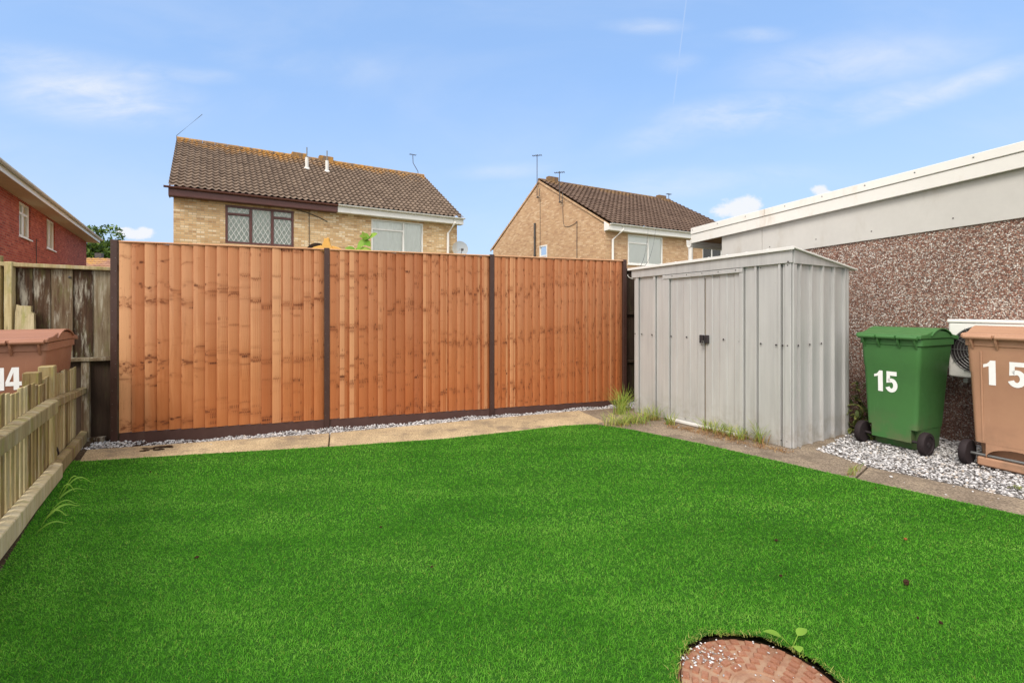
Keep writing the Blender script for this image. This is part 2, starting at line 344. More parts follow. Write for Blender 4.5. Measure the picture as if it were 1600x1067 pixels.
def shedmat():
    t = NT('grey_shed_steel', .42, .5, .25); o = t.obj(); uv = t.uv()
    n = t.noise(t.map(o, (1, 1, .3)), 3., 5, .6); n2 = t.noise(o, 55., 3, .6); st = t.noise(t.map(o, (30, 30, 1.2)), 1., 4, .6)
    c = t.ramp(t.math('ADD', t.math('MULTIPLY', n, .6), t.math('MULTIPLY', st, .4)), [(.3, srgb(172, 171, 170)), (.55, srgb(191, 190, 188)), (.75, srgb(204, 203, 200))])
    x, y, z = t.sep(o)
    gr = t.math('MULTIPLY', t.rng(z, .35, .0), t.rng(t.noise(o, 9., 5, .7), .4, .7, 0, .55)); c = t.mix(gr, c, srgb(140, 128, 104))
    c = t.mix(t.rng(t.noise(o, 38., 2, .5), .78, .80, 0, .6), c, srgb(110, 98, 88))
    t.col(c); t.rough(t.rng(n2, .2, .8, .34, .52, 'LINEAR')); t.bump(t.noise(t.map(o, (1, 1, .25)), 5., 2), .12, .02); return t.m
M['shed'] = shedmat()
M['shedroof'] = plain('pale_shed_roof_steel', srgb(226, 224, 220), .45, .45, .05, 4., metal=.1, dirt=(srgb(188, 182, 172), .3))
def plastic(name, c, d, edge):
    t = NT(name, .48, .4); o = t.obj(); n = t.noise(o, 4., 6, .65); n2 = t.noise(o, 160., 2, .5); n3 = t.noise(t.map(o, (18, 18, 2.)), 1., 5, .7)
    cc = t.mix(t.rng(n, .35, .75, 0, .5), c, d); cc = t.mix(t.rng(n3, .6, .8, 0, .35), cc, edge)
    x, y, z = t.sep(o); mud = t.math('MULTIPLY', t.rng(z, .4, .1), t.rng(n, .4, .65, 0, .5)); cc = t.mix(mud, cc, srgb(120, 104, 84))
    t.col(cc); t.rough(t.rng(n, .3, .7, .4, .62, 'LINEAR')); t.bump(n2, .15, .002); return t.m
M['green'] = plastic('green_bin_plastic', srgb(68, 116, 62), srgb(58, 100, 54), srgb(102, 140, 94))
M['brown'] = plastic('brown_bin_plastic', srgb(178, 136, 108), srgb(162, 118, 94), srgb(200, 162, 138))
M['brownold'] = plastic('dull_brown_bin_plastic', srgb(158, 110, 86), srgb(140, 94, 74), srgb(180, 134, 108))
M['decal'] = plain('white_number_vinyl', srgb(238, 238, 236), .5, .3, .03, 20.)
M['rustline'] = plain('rusty_stain', srgb(112, 94, 66), .9, .1, .3, 9.)
M['rubber'] = plain('black_rubber', srgb(46, 38, 40), .75, .25, .2, 14.)
def concrete(name, stops, stain, moss):
    t = NT(name, .92, .15); o = t.obj(); n = t.noise(o, 2.2, 6, .65); f = t.noise(o, 75., 4, .75); m = t.noise(o, 9., 6, .7)
    c = t.ramp(t.math('ADD', t.math('MULTIPLY', n, .75), t.math('MULTIPLY', m, .25)), stops)
    c = t.mix(.8, c, t.ramp(f, [(.34, (.12, .12, .12, 1)), (.66, (.88, .88, .88, 1))]), 'OVERLAY')
    c = t.mix(t.rng(t.noise(o, 3.1, 6, .75), .5, .64, 0, .7), c, stain)
    c = t.mix(t.rng(t.vor(o, 55.), .16, .08, 0, .5), c, srgb(196, 186, 168))
    c = t.mix(t.rng(t.noise(o, 16., 5, .7), .62, .72, 0, moss), c, srgb(104, 88, 56))
    t.col(c); t.bump(t.math('ADD', f, t.math('MULTIPLY', m, .6)), .6, .005); return t.m
M['slab'] = concrete('pale_damp_concrete', [(.3, srgb(132, 118, 98)), (.5, srgb(176, 156, 124)), (.7, srgb(204, 184, 148))], srgb(122, 108, 94), .25)
M['slab2'] = concrete('brown_grey_concrete', [(.3, srgb(104, 92, 80)), (.5, srgb(136, 122, 106)), (.7, srgb(164, 148, 126))], srgb(108, 96, 84), .6)
M['earth'] = concrete('dark_earth', [(.3, srgb(52, 42, 32)), (.5, srgb(72, 58, 44)), (.7, srgb(92, 76, 58))], srgb(60, 52, 38), .6)
def groundmat():
    t = NT('rough_ground', .95, .1); o = t.obj(); n = t.noise(o, .35, 6, .65); f = t.noise(o, 25., 4, .7)
    t.col(t.ramp(t.math('ADD', t.math('MULTIPLY', n, .6), t.math('MULTIPLY', f, .4)), [(.35, srgb(74, 84, 46)), (.5, srgb(96, 96, 62)), (.65, srgb(122, 108, 80))])); return t.m
M['ground'] = groundmat()
def gravelmat():
    t = NT('grey_white_chippings', .8, .25); r = t.attr(); o = t.obj(); n = t.noise(o, 160., 3, .6)
    c = t.ramp(r, [(0, srgb(120, 118, 118)), (.25, srgb(176, 174, 174)), (.6, srgb(206, 204, 204)), (.85, srgb(232, 230, 230)), (1, srgb(186, 170, 152))])
    t.col(t.mix(t.rng(n, .4, .7, 0, .3), c, srgb(150, 146, 144))); return t.m
M['gravel'] = gravelmat()
M['gravelbed'] = plain('gravel_bed', srgb(120, 114, 110), .95, .1, .3, 40.)
def leafmat(name, stops, trans=.25, rough=.55):
    t = NT(name, rough, .3); r = t.attr(); o = t.obj(); n = t.noise(o, 6., 3)
    f = t.math('ADD', t.math('MULTIPLY', r, .8), t.math('MULTIPLY', n, .2)); c = t.ramp(f, stops); t.col(c)
    d = t.n('ShaderNodeBsdfTranslucent'); t.put(d.inputs[0], c); mx = t.n('ShaderNodeMixShader'); mx.inputs[0].default_value = trans
    out = t.t.nodes['Material Output']; t.put(mx.inputs[1], t.b.outputs[0]); t.put(mx.inputs[2], d.outputs[0]); t.t.links.new(mx.outputs[0], out.inputs[0]); return t.m
def turfmat():
    t = NT('green_turf', .85, .06); r = t.attr(); o = t.obj()
    n = t.noise(t.map(o, (.8, 2.2, 1.)), 1.3, 5, .6); n2 = t.noise(o, 34., 5, .7)
    f = t.math('ADD', t.math('MULTIPLY', r, .45), t.math('ADD', t.math('MULTIPLY', t.rng(n, .3, .7, 0, 1, 'LINEAR'), .34), t.math('MULTIPLY', t.rng(n2, .3, .7, 0, 1, 'LINEAR'), .30)))
    c = t.ramp(f, [(.12, srgb(34, 82, 16)), (.4, srgb(72, 140, 34)), (.62, srgb(98, 166, 48)), (.9, srgb(140, 192, 80))])
    c = t.mix(t.rng(r, .975, .98, 0, .6), c, srgb(146, 150, 70)); t.col(c)
    d = t.n('ShaderNodeBsdfTranslucent'); t.put(d.inputs[0], c); mx = t.n('ShaderNodeMixShader'); mx.inputs[0].default_value = .3
    out = t.t.nodes['Material Output']; t.put(mx.inputs[1], t.b.outputs[0]); t.put(mx.inputs[2], d.outputs[0]); t.t.links.new(mx.outputs[0], out.inputs[0]); return t.m
M['turf'] = turfmat()
M['turfbase'] = plain('turf_backing', srgb(44, 84, 24), .95, .1, .35, 60.)
M['weed'] = leafmat('weed_green', [(.1, srgb(104, 138, 46)), (.45, srgb(150, 172, 74)), (.7, srgb(184, 186, 100)), (.95, srgb(208, 190, 128))], .35)
M['straw'] = leafmat('dry_grass', [(.1, srgb(128, 86, 54)), (.5, srgb(166, 124, 78)), (.9, srgb(198, 168, 112))], .25)
M['ivy'] = leafmat('dark_weed_leaf', [(.1, srgb(52, 66, 30)), (.5, srgb(84, 98, 48)), (.9, srgb(136, 140, 74))], .2)
M['tree'] = leafmat('tree_leaf', [(.1, srgb(44, 66, 24)), (.5, srgb(78, 106, 40)), (.9, srgb(128, 150, 66))], .25)
M['bigleaf'] = leafmat('bright_leaf', [(.1, srgb(110, 156, 52)), (.5, srgb(150, 188, 72)), (.9, srgb(196, 212, 104))], .4)
M['bark'] = plain('bark', srgb(92, 76, 60), .9, .1, .25, 14., bump=.4)
M['soil'] = plain('dark_soil', srgb(58, 42, 30), .95, .1, .3, 60.)
M['deadleaf'] = plain('dead_leaf', srgb(142, 84, 46), .8, .2, .25, 60.)
M['yellow'] = plain('yellow_stained_timber', srgb(214, 164, 82), .6, .3, .15, 9., dirt=(srgb(186, 128, 56), .5))
def rust():
    t = NT('rusty_cast_iron', .7, .35, .1); o = t.obj(); n = t.noise(o, 9., 6, .7); f = t.noise(o, 90., 4, .7)
    c = t.ramp(t.math('ADD', t.math('MULTIPLY', n, .6), t.math('MULTIPLY', f, .4)), [(.3, srgb(112, 74, 58)), (.5, srgb(150, 102, 78)), (.7, srgb(176, 134, 108))])
    c = t.mix(t.rng(t.noise(o, 14., 5, .7), .58, .72, 0, .5), c, srgb(176, 152, 128))
    c = t.mix(t.math('MULTIPLY', t.attr(), t.rng(n, .35, .65, .2, .75)), c, srgb(168, 142, 116))
    t.col(c); t.bump(f, .5, .002); return t.m
M['rust'] = rust()
# ================================================================ ground
def in_poly(px, py, poly):
    ins = np.zeros(len(px), bool); n = len(poly); j = n - 1
    for i in range(n):
        xi, yi = poly[i][0], poly[i][1]; xj, yj = poly[j][0], poly[j][1]
        c = ((yi > py) != (yj > py)) & (px < (xj - xi) * (py - yi) / (yj - yi + 1e-12) + xi)
        ins ^= c; j = i
    return ins
b = MB(); b.poly([(-160, -60, -.12), (160, -60, -.12), (160, 220, -.12), (-160, 220, -.12)])
structure(b.build('ground', M['ground'], recalc=False), 'rough green and brown ground under and beyond the gardens')
PK0 = Vector((-2.459, 2.32, 0)); PKD = Vector((-.563, .826, 0)).normalized(); PKN = Vector((.826, .563, 0)).normalized()
FB = Vector((-3.69, 4.51, 0)); FD = Vector((2070, 755, 0)).normalized(); FN = Vector((FD.y, -FD.x, 0))     # orange fence line, FN faces the lawn
MC = (.832, 1.594); MR = .276
far = [G(x, y + 3.5) for x, y in ((126, 718), (320, 706), (515, 695), (700, 682), (820, 669), (880, 662), (930, 660), (985, 668), (1100, 691), (1300, 737), (1600, 803), (1900, 868), (2600, 1016))]
lawn = [tuple((PK0 + PKD * t + PKN * o_)[:2]) for t, o_ in ((-2.2, .012), (0, .008), (.6, -.01), (2.0, -.03))] + [tuple(p[:2]) for p in far] + [(4.0, .9), (3.4, .35)]
def lawn_z(x, y): return .006 * np.sin(x * 2.3 + y * 1.1) + .006 * np.sin(y * 3.1 - x * .9)
# concrete path pieces (top at z = 0)
def slab(name, pts, mat, label, z=0.0, th=.09):
    mb = MB(); mb.prism([(p[0], p[1], z - th) for p in pts], (0, 0, th)); o = mb.build(name, mat, bevel=.006)
    return structure(o, label)
back = lambda x0, y0, x1, y1: [G(x0, y0), G(x1, y1)]
def strip(a, c, w_in):
    d = (e3 - e0).normalized(); n = Vector((d.y, -d.x, 0)); return [a, c, c + n * w_in, a + n * w_in]
e0, e1, e2, e3 = G(96, 705), G(513, 676.5), G(516.5, 676), G(905, 641)
e1 = G(514.6, 676.3)
slab('path', strip(e0, e1, .62), M['slab'], 'pale concrete path strip in front of the fence, the part beside the picket fence')
slab('path', strip(e2, e3, .62), M['slab'], 'pale concrete path strip in front of the fence, the part towards the shed')
q0, q1, q2, q3 = G(940, 646), G(1354.5, 727.3), G(1357, 728.4), G(2600, 988)
dd = (q1 - q0).normalized(); nn = Vector((dd.y, -dd.x, 0))
slab('path', [e3 + (q0 - e3) * .02, G(975, 636), G(1338, 673), G(1280, 702.5), q1, q1 + Vector((-.46, -.42, 0)), q0 + nn * .35, e3 + nn * .35], M['slab2'], 'brown grey concrete path under and beside the grey shed', z=-.002)
slab('path', [q2, q3, q3 + Vector((-.5, -.46, 0)), q2 + Vector((-.46, -.42, 0)) + (q2 - q1) * .2], M['slab2'], 'brown grey concrete path beside the gravel and the bins', z=-.003)
# gravel
gA = [tuple(p[:2]) for p in (FB - FD * .42 + FN * -.1, FB + FD * 5.75 - FN * .1, G(1000, 636), G(950, 641), G(905, 640.5), e2, e1, e0)]
gB = [tuple(p[:2]) for p in (G(1276, 702.5), G(1332, 676), Vector((3.9, 5.2, 0)), Vector((4.9, 3.3, 0)), Vector((5.2, 2.7, 0)), q3, q2, q1)]
for nm, poly in (('gravel_bed', gA), ('gravel_bed', gB)):
    mb = MB(); mb.poly([(x, y, -.012 if poly is gB else -.05) for x, y in poly]); o = mb.build(nm, M['gravelbed'], recalc=False); structure(o, 'grey bed under the white gravel')
ico = bmesh.new(); bmesh.ops.create_icosphere(ico, subdivisions=1, radius=1); ICV = np.array([v.co[:] for v in ico.verts]); ICF = np.array([[v.index for v in f.verts] for f in ico.faces]); ico.free()
def scatter(poly, n):
    P = np.array(poly); lo, hi = P.min(0), P.max(0); out = np.zeros((0, 2))
    while len(out) < n:
        q = lo + (hi - lo) * rng.random((n * 2, 2)); q = q[in_poly(q[:, 0], q[:, 1], poly)]; out = np.vstack([out, q])
    return out[:n]
def stones(name, pts, r0, r1, zf, label, flat=.6):
    n = len(pts); rad = r0 + (r1 - r0) * rng.random(n) ** 1.6
    base = ICV[None] * (1 + .35 * (rng.random((n, len(ICV), 1)) - .5))
    base = base * np.stack([.75 + .6 * rng.random(n), .6 + .5 * rng.random(n), flat * (.6 + .6 * rng.random(n))], 1)[:, None]
    a = rng.random(n) * 6.283; tl = (rng.random(n) - .5) * 1.0
    x, y, z = base[..., 0], base[..., 1], base[..., 2]
    y, z = y * np.cos(tl)[:, None] - z * np.sin(tl)[:, None], y * np.sin(tl)[:, None] + z * np.cos(tl)[:, None]
    x, y = x * np.cos(a)[:, None] - y * np.sin(a)[:, None], x * np.sin(a)[:, None] + y * np.cos(a)[:, None]
    V = np.stack([x, y, z], 2) * rad[:, None, None]
    V[..., 0] += pts[:, 0, None]; V[..., 1] += pts[:, 1, None]; V[..., 2] += (zf(pts[:, 0], pts[:, 1]) + rad * .25)[:, None]
    Fc = (ICF[None] + (np.arange(n) * len(ICV))[:, None, None]).reshape(-1, 3)
    o = np_mesh(name, V.reshape(-1, 3), Fc, M['gravel'], np.repeat(rng.random(n), len(ICF)))
    return tag(o, label, 'gravel', kind='stuff')
def heapA(x, y): return np.where(x < -3.45, -.018, -.040) + .02 * rng.random(len(x)) + .012 * np.sin(x * 9.) * np.sin(y * 5. + x * 3.)
def heapB(x, y): return np.full(len(x), -.012) + .022 * rng.random(len(x))
stones('gravel', scatter(gA, 9000), .005, .013, heapA, 'strip of white and grey stone chippings along the foot of the orange fence')
stones('gravel', scatter(gB, 16000), .005, .014, heapB, 'white and grey stone chippings under the wheelie bins')
few = np.array([G(*p)[:2] for p in ((1520, 768), (1438, 771), (1478, 773), (1560, 779), (1413, 754), (1392, 745), (1330, 722), (1165, 697), (1115, 690), (1080, 683), (1124, 683), (1190, 694), (1225, 703), (1100, 677), (1010, 672), (1250, 700), (1060, 668), (1490, 760), (470, 683), (330, 694), (240, 701))])
stones('gravel', few, .006, .014, lambda x, y: np.zeros(len(x)), 'loose pale chips strayed onto the concrete path')
# manhole
mh = thing('manhole_cover', 'round rusty brown manhole cover with raised blocks set into the lawn', 'manhole cover', (MC[0], MC[1], -.014))
mb = MB(); mb.cur = 1.; mb.lathe((0, 0, -.03), (0, 0, 1), [(.259, 0), (.259, .028), (.256, .03), (.1, .03), (.098, .027), (.084, .027), (.082, .033), (.064, .034), (.062, .027), (.05, .026), (.048, .031), (.001, .032)], 64)
mb.cur = 0.
for k, (rr, cnt) in enumerate(((.118, 13), (.150, 17), (.182, 21), (.213, 25), (.243, 29))):
    for j in range(cnt):
        a = 2 * math.pi * (j + .5 * (k % 2)) / cnt; u = Vector((math.cos(a), math.sin(a), 0)); w = Vector((-u.y, u.x, 0))
        hw = .0112; ht = rr * math.pi / cnt * .58; c = u * rr; s_ = .86
        lo = [c + u * (sx * hw) + w * (sy * ht) for sx, sy in ((-1, -1), (1, -1), (1, 1), (-1, 1))]; hi = [c + u * (sx * hw * s_) + w * (sy * ht * .86) + Vector((0, 0, .0065)) for sx, sy in ((-1, -1), (1, -1), (1, 1), (-1, 1))]
        mb.hexa(lo + hi)
mb.build('lid', M['rust'], mh, local=True)
mb = MB(); mb.lathe((0, 0, -.04), (0, 0, 1), [(.262, 0), (.262, .030), (.264, .032), (.272, .032), (.274, .028), (.274, 0)], 64)
smooth_by_angle(mb.build('frame', M['rust'], mh, local=True))
th = rng.random(130) * 6.283; rr = MR * np.sqrt(rng.random(130)) * .9
pts = np.stack([MC[0] + rr * np.cos(th), MC[1] + rr * np.sin(th)], 1)
clus = np.array([G(1107, 1020)[:2]]) + rng.normal(0, 1, (110, 2)) * np.array([.05, .03]); clus = clus[np.hypot(clus[:, 0] - MC[0], clus[:, 1] - MC[1]) < MR * .99]
edge = np.stack([MC[0] + .255 * np.cos(th[:60]), MC[1] + .255 * np.sin(th[:60])], 1)
stones('gravel', np.vstack([pts[:45], clus, edge[:30]]), .002, .0062, lambda x, y: np.full(len(x), -.009), 'pale chippings and grit scattered on the manhole cover', .35)
# lawn: sheet with a hole for the manhole, and blades
NS = 48; ring = [(MC[0] + MR * .98 * math.cos(2 * math.pi * k / NS) * (1 + .02 * math.sin(5 * k)), MC[1] + MR * .98 * math.sin(2 * math.pi * k / NS) * (1 + .02 * math.sin(5 * k))) for k in range(NS)]
bm = bmesh.new(); ov = [bm.verts.new((x, y, .005)) for x, y in lawn]; rv = [bm.verts.new((x, y, .005)) for x, y in ring]
eds = [bm.edges.new((ov[i], ov[(i + 1) % len(ov)])) for i in range(len(ov))] + [bm.edges.new((rv[i], rv[(i + 1) % NS])) for i in range(NS)]
bmesh.ops.triangle_fill(bm, use_beauty=True, edges=eds)
for f in bm.faces:
    if f.normal.z < 0: f.normal_flip()
me = bpy.data.meshes.new('turf_base'); bm.to_mesh(me); bm.free(); auto_uv(me); me.materials.append(M['turfbase'])
o = bpy.data.objects.new('lawn_base', me); COL.objects.link(o); structure(o, 'backing sheet of the green turf lawn')
o = MB(); o.lathe((MC[0], MC[1], -.055), (0, 0, 1), [(MR * 1.2, 0), (MR * 1.2, .004), (.01, .005)], 32); structure(o.build('earth', M['earth']), 'dark earth round the manhole cover under the turf edge')
def blades(pts, hgt, wid, lean, mat, name, parent=None, droop=.5, zf=None, seg=3, colr=None, dirn=None):
    n = len(pts); h = hgt * (.65 + .7 * rng.random(n)); w = wid * (.7 + .6 * rng.random(n))
    a = rng.random(n) * 6.283 if dirn is None else dirn; ln = lean * (.3 + 1.2 * rng.random(n)); fa = a + 1.57 + (rng.random(n) - .5) * 1.2
    z0 = zf(pts[:, 0], pts[:, 1]) if zf is not None else np.zeros(n)
    V = np.zeros((n, 2 * seg + 1, 3)); ts = np.linspace(0, 1, seg + 1)
    for k, t in enumerate(ts):
        off = h * ln * t ** 1.7; z = z0 + h * (t - droop * ln * t * t * .6)
        cx = pts[:, 0] + off * np.cos(a); cy = pts[:, 1] + off * np.sin(a); ww = w * .5 * (1 - .55 * t ** 2)
        if k < seg:
            V[:, 2 * k] = np.stack([cx - ww * np.cos(fa), cy - ww * np.sin(fa), z], 1); V[:, 2 * k + 1] = np.stack([cx + ww * np.cos(fa), cy + ww * np.sin(fa), z], 1)
        else: V[:, 2 * k] = np.stack([cx, cy, z], 1)
    q = []
    for k in range(seg - 1): q += [[2 * k, 2 * k + 1, 2 * k + 3], [2 * k, 2 * k + 3, 2 * k + 2]]
    q.append([2 * seg - 2, 2 * seg - 1, 2 * seg]); q = np.array(q)
    Fc = (q[None] + (np.arange(n) * (2 * seg + 1))[:, None, None]).reshape(-1, 3)
    cr = rng.random(n) if colr is None else colr
    return np_mesh(name, V.reshape(-1, 3), Fc, mat, np.repeat(cr, len(q)), parent)
allp = []; W = []
for y0, y1, dens in ((.5, 1.45, 6000), (1.45, 2.1, 46000), (2.1, 2.8, 32000), (2.8, 3.6, 21000), (3.6, 5.6, 13000)):
    x0, x1 = -4.0, 4.4; n = int(dens * (x1 - x0) * (y1 - y0)); q = np.stack([x0 + (x1 - x0) * rng.random(n), y0 + (y1 - y0) * rng.random(n)], 1)
    q = q[in_poly(q[:, 0], q[:, 1], lawn)]; vis = np.abs(q[:, 0]) < q[:, 1] * 1.06 + 1.5; q = q[vis]
    ang = np.arctan2(q[:, 1] - MC[1], q[:, 0] - MC[0]); d = np.hypot(q[:, 0] - MC[0], q[:, 1] - MC[1])
    q = q[d > MR * (.985 + .02 * np.sin(7 * ang) + .015 * np.sin(17 * ang + 1))]; allp.append(q); W.append(np.full(len(q), {.5: .0024, 1.45: .0017, 2.1: .0021, 2.8: .0027, 3.6: .0036}[y0]))
P = np.vstack(allp); W = np.concatenate(W)
# soft brushing of the pile: the blades lean together in drifting patches
ang = 1.4 + 1.5 * np.sin(P[:, 0] * 1.7 + P[:, 1] * 2.3) + 1.2 * np.sin(P[:, 1] * 4.1 - P[:, 0] * 2.6) + rng.normal(0, 2.2, len(P))
LAWN = blades(P, .0118, W, 1.05, M['turf'], 'lawn_grass', zf=lambda x, y: .004 + 0 * x, seg=2, dirn=ang)
tag(LAWN, 'short even bright green turf of the lawn', 'grass', kind='stuff')
# browned, ragged edge round the manhole
t_ = rng.random(900) * 6.283; rr = MR * (.97 + .025 * np.sin(7 * t_) + .02 * np.sin(17 * t_ + 1) - .02 + .11 * rng.random(900) ** 1.5); eg = np.stack([MC[0] + rr * np.cos(t_), MC[1] + rr * np.sin(t_)], 1)
tag(blades(eg, .019, .0022, 1.0, M['weed'], 'dry_turf_edge', zf=lambda x, y: 0 * x, seg=2), 'yellowed ragged turf edge round the manhole cover', 'grass', kind='stuff')
# ---------------------------------------------------------------- small weeds and litter
def tuft(name, label, spots, n, hgt, wid, lean, spread, cat='grass tuft', mat='weed', dry=0, droop=.55, group=None):
    c = G(*spots[0]); t = thing(name, label, cat, c, group=group)
    pts = []
    for s_ in spots:
        g = G(*s_); k = n // len(spots); pts.append(np.array([[g.x - c.x, g.y - c.y]]) + rng.normal(0, spread, (k, 2)))
    pts = np.vstack(pts); cr = np.clip(rng.random(len(pts)) * .85, 0, 1)
    blades(pts, hgt, wid, lean, M[mat], 'blades', t, droop, seg=4, colr=cr)
    if dry: blades(pts[rng.integers(0, len(pts), dry)] + rng.normal(0, spread * .8, (dry, 2)), hgt * .4, wid, lean * 1.6, M['straw'], 'dry_blades', t, droop, seg=3)
    return t
tuft('grass_tuft', 'tall green grass tuft growing in the gravel by the shed left corner', [(975, 641), (969, 647)], 110, .29, .006, .6, .04)
tuft('grass_tuft', 'broad low grass clump at the rounded back corner of the lawn', [(962, 664), (980, 662), (998, 660)], 200, .14, .0055, 1.1, .06, dry=60)
tuft('grass_tuft', 'pale grass tuft against the shed front near its left edge', [(1010, 655), (1024, 656)], 80, .17, .005, .7, .035, dry=60)
tuft('grass_tuft', 'small grass tuft at the left shed door post', [(1047, 663)], 50, .13, .006, .6, .02, dry=25)
tuft('grass_tuft', 'wide straggling yellow green grass along the foot of the right shed door', [(1108, 672), (1125, 677), (1142, 681), (1158, 686)], 190, .14, .005, 1.0, .04, dry=260)
tuft('grass_tuft', 'thin upright grass blades by the right shed door post', [(1182, 689), (1190, 693)], 40, .22, .005, .8, .025, dry=40)
tuft('grass_tuft', 'small pale weed tuft in the joint of the concrete path', [(1330, 742), (1338, 736)], 30, .075, .004, .7, .014, dry=20)
tuft('grass_tuft', 'little green weed at the edge of the bin gravel beside the path', [(1592, 764), (1600, 766)], 40, .03, .006, 1.2, .02)
tuft('dry_litter', 'brown dead grass litter on the concrete along the shed front', [(1075, 671), (1095, 676), (1120, 683), (1150, 689), (1185, 697), (1055, 668), (1215, 703)], 420, .03, .004, 2.2, .05, 'dead grass', 'straw')
pw = thing('grass_tuft', 'few long arching grass blades from under the picket fence bottom rail', 'grass tuft', (PK0 + PKD * .75 + PKN * .06))
for k, (t, l, lift, w) in enumerate(((.42, .17, .10, .014), (.36, .14, .04, .013), (.02, .15, .05, .016), (.28, .10, .11, .010), (-.12, .12, .08, .012), (-.2, .13, .04, .011), (.55, .09, .08, .009), (.1, .13, .06, .011))):
    mb = MB(); p0 = PKD * (t - .15); d = (PKN * .8 + PKD * random.uniform(-.1, .6)).normalized(); sd = Vector((-d.y, d.x, .9)).normalized(); mb.cur = random.random() * .5
    L = [(p0 + d * l * s + Vector((0, 0, .015 + lift * math.sin(min(1, s * 1.15) * 2.6) )), w * (1 - s) ** .6 * .5 + .001) for s in np.linspace(0, 1, 9)]
    for (a, wa), (c, wc) in zip(L[:-1], L[1:]): mb.faces([a - sd * wa, a + sd * wa, c + sd * wc, c - sd * wc], [(0, 1, 2, 3)])
    mb.build('blade', M['bigleaf'], pw, smooth=True, local=True, recalc=False)
def leaf(mb, base, d, up, L, wd, curl=.25, n=6):
    d = Vector(d).normalized(); sd = d.cross(Vector(up)).normalized(); nn_ = sd.cross(d).normalized()
    prev = None
    for k in range(n + 1):
        s = k / n; w = wd * .5 * max(.02, math.sin(math.pi * min(1, s ** .8)) ** .8); c = Vector(base) + d * L * s - nn_ * (curl * L * s * s)
        row = (c - sd * w + nn_ * w * .25, c, c + sd * w + nn_ * w * .25)
        if prev: mb.faces([*prev, *row], [(0, 1, 4, 3), (1, 2, 5, 4)])
        prev = row
dn = thing('seedling', 'small broad leaved seedling growing at the edge of the manhole cover', 'weed', G(1238, 1012))
for dx, dy, l in ((-.8, .25, .10), (.85, .5, .095), (-.1, -.8, .04)):
    mb = MB(); mb.cur = random.random() * .4; st = Vector((dx, dy, .0)).normalized(); mb.tube([(0, 0, 0), st * .035 + Vector((0, 0, .034))], .0018, 5)
    leaf(mb, st * .035 + Vector((0, 0, .033)), (dx, dy, .35 if dy > 0 else -.05), (0, 0, 1), l * .62, .034); mb.build('leaf', M['bigleaf'], dn, True, local=True, recalc=False)
iv = thing('wall_weed', 'straggling leafy weed against the pebbledash wall beside the shed', 'weed', (3.42, 4.78, 0))
mb = MB(); mbl = MB()
for k in range(9):
    a = random.uniform(-.5, .5); p = Vector((random.uniform(-.05, .12), random.uniform(-.12, .06), 0)); hh = random.uniform(.18, .55); L = [p]
    for s in range(6): L.append(L[-1] + Vector((random.uniform(-.045, .05), random.uniform(-.05, .03), hh / 6)))
    mb.tube(L, .004, 5)
    for q in L[1:]:
        for z in range(4):
            mbl.cur = random.random(); d = (random.uniform(-1, .6), random.uniform(-1, .4), random.uniform(-.4, .5)); leaf(mbl, q + Vector((random.uniform(-.02, .02), 0, 0)), d, (0, 0, 1), random.uniform(.03, .085), random.uniform(.02, .05), .3, 4)
for k in range(90):
    mbl.cur = random.random(); leaf(mbl, (random.uniform(-.12, .2), random.uniform(-.28, .1), random.uniform(.01, .12)), (random.uniform(-1, 1), random.uniform(-1, .3), random.uniform(-.2, .6)), (0, 0, 1), random.uniform(.03, .08), .03, .3, 4)
mb.build('stem', M['bark'], iv, True, local=True); mbl.build('foliage', M['ivy'], iv, True, local=True, recalc=False)
def crumb(px, r, mat, name, label, cat, group):
    p = G(*px); bm = bmesh.new(); bmesh.ops.create_icosphere(bm, subdivisions=2, radius=r)
    for v in bm.verts: v.co = Vector((v.co.x * random.uniform(.8, 1.4), v.co.y * random.uniform(.6, 1.1), v.co.z * .7)) * random.uniform(.75, 1.2)
    me = bpy.data.meshes.new(name); bm.to_mesh(me); bm.free(); auto_uv(me); me.materials.append(mat)
    o = bpy.data.objects.new(name, me); COL.objects.link(o); o.location = (p.x, p.y, .022); o.rotation_euler.z = random.random() * 6; tag(o, label, cat, group)
for q in ((595, 829), (675, 892), (1220, 906), (1434, 973), (1470, 981), (1213, 850), (235, 741), (1368, 767), (308, 877)):
    crumb(q, random.uniform(.005, .009), M['soil'], 'soil_crumb', 'small dark crumb of soil lying on the lawn', 'soil', 'soil crumbs lying on the lawn')
crumb((1416, 917), .015, M['soil'], 'soil_clod', 'largest dark clod of soil on the lawn, below the bins', 'soil', None)
crumb((1415, 848), .009, M['deadleaf'], 'dead_leaf', 'curled reddish brown dead leaf on the lawn', 'leaf', None)
# dirt smear on the path
mb = MB()
for k in range(18):
    g = G(225 + k * 2.6 + random.uniform(-6, 6), 703.5 - k * .28 + random.uniform(-2, 2)); r_ = random.uniform(.012, .019)
    mb.prism([(g.x + r_ * 2.2 * math.cos(a) * random.uniform(.6, 1), g.y + r_ * math.sin(a) * random.uniform(.5, 1), .001 + .0004 * k) for a in np.linspace(0, 5.6, 8)], (0, 0, .004))
tag(mb.build('dirt_smear', M['soil']), 'dark streak of damp dirt on the path near the picket fence', 'dirt')

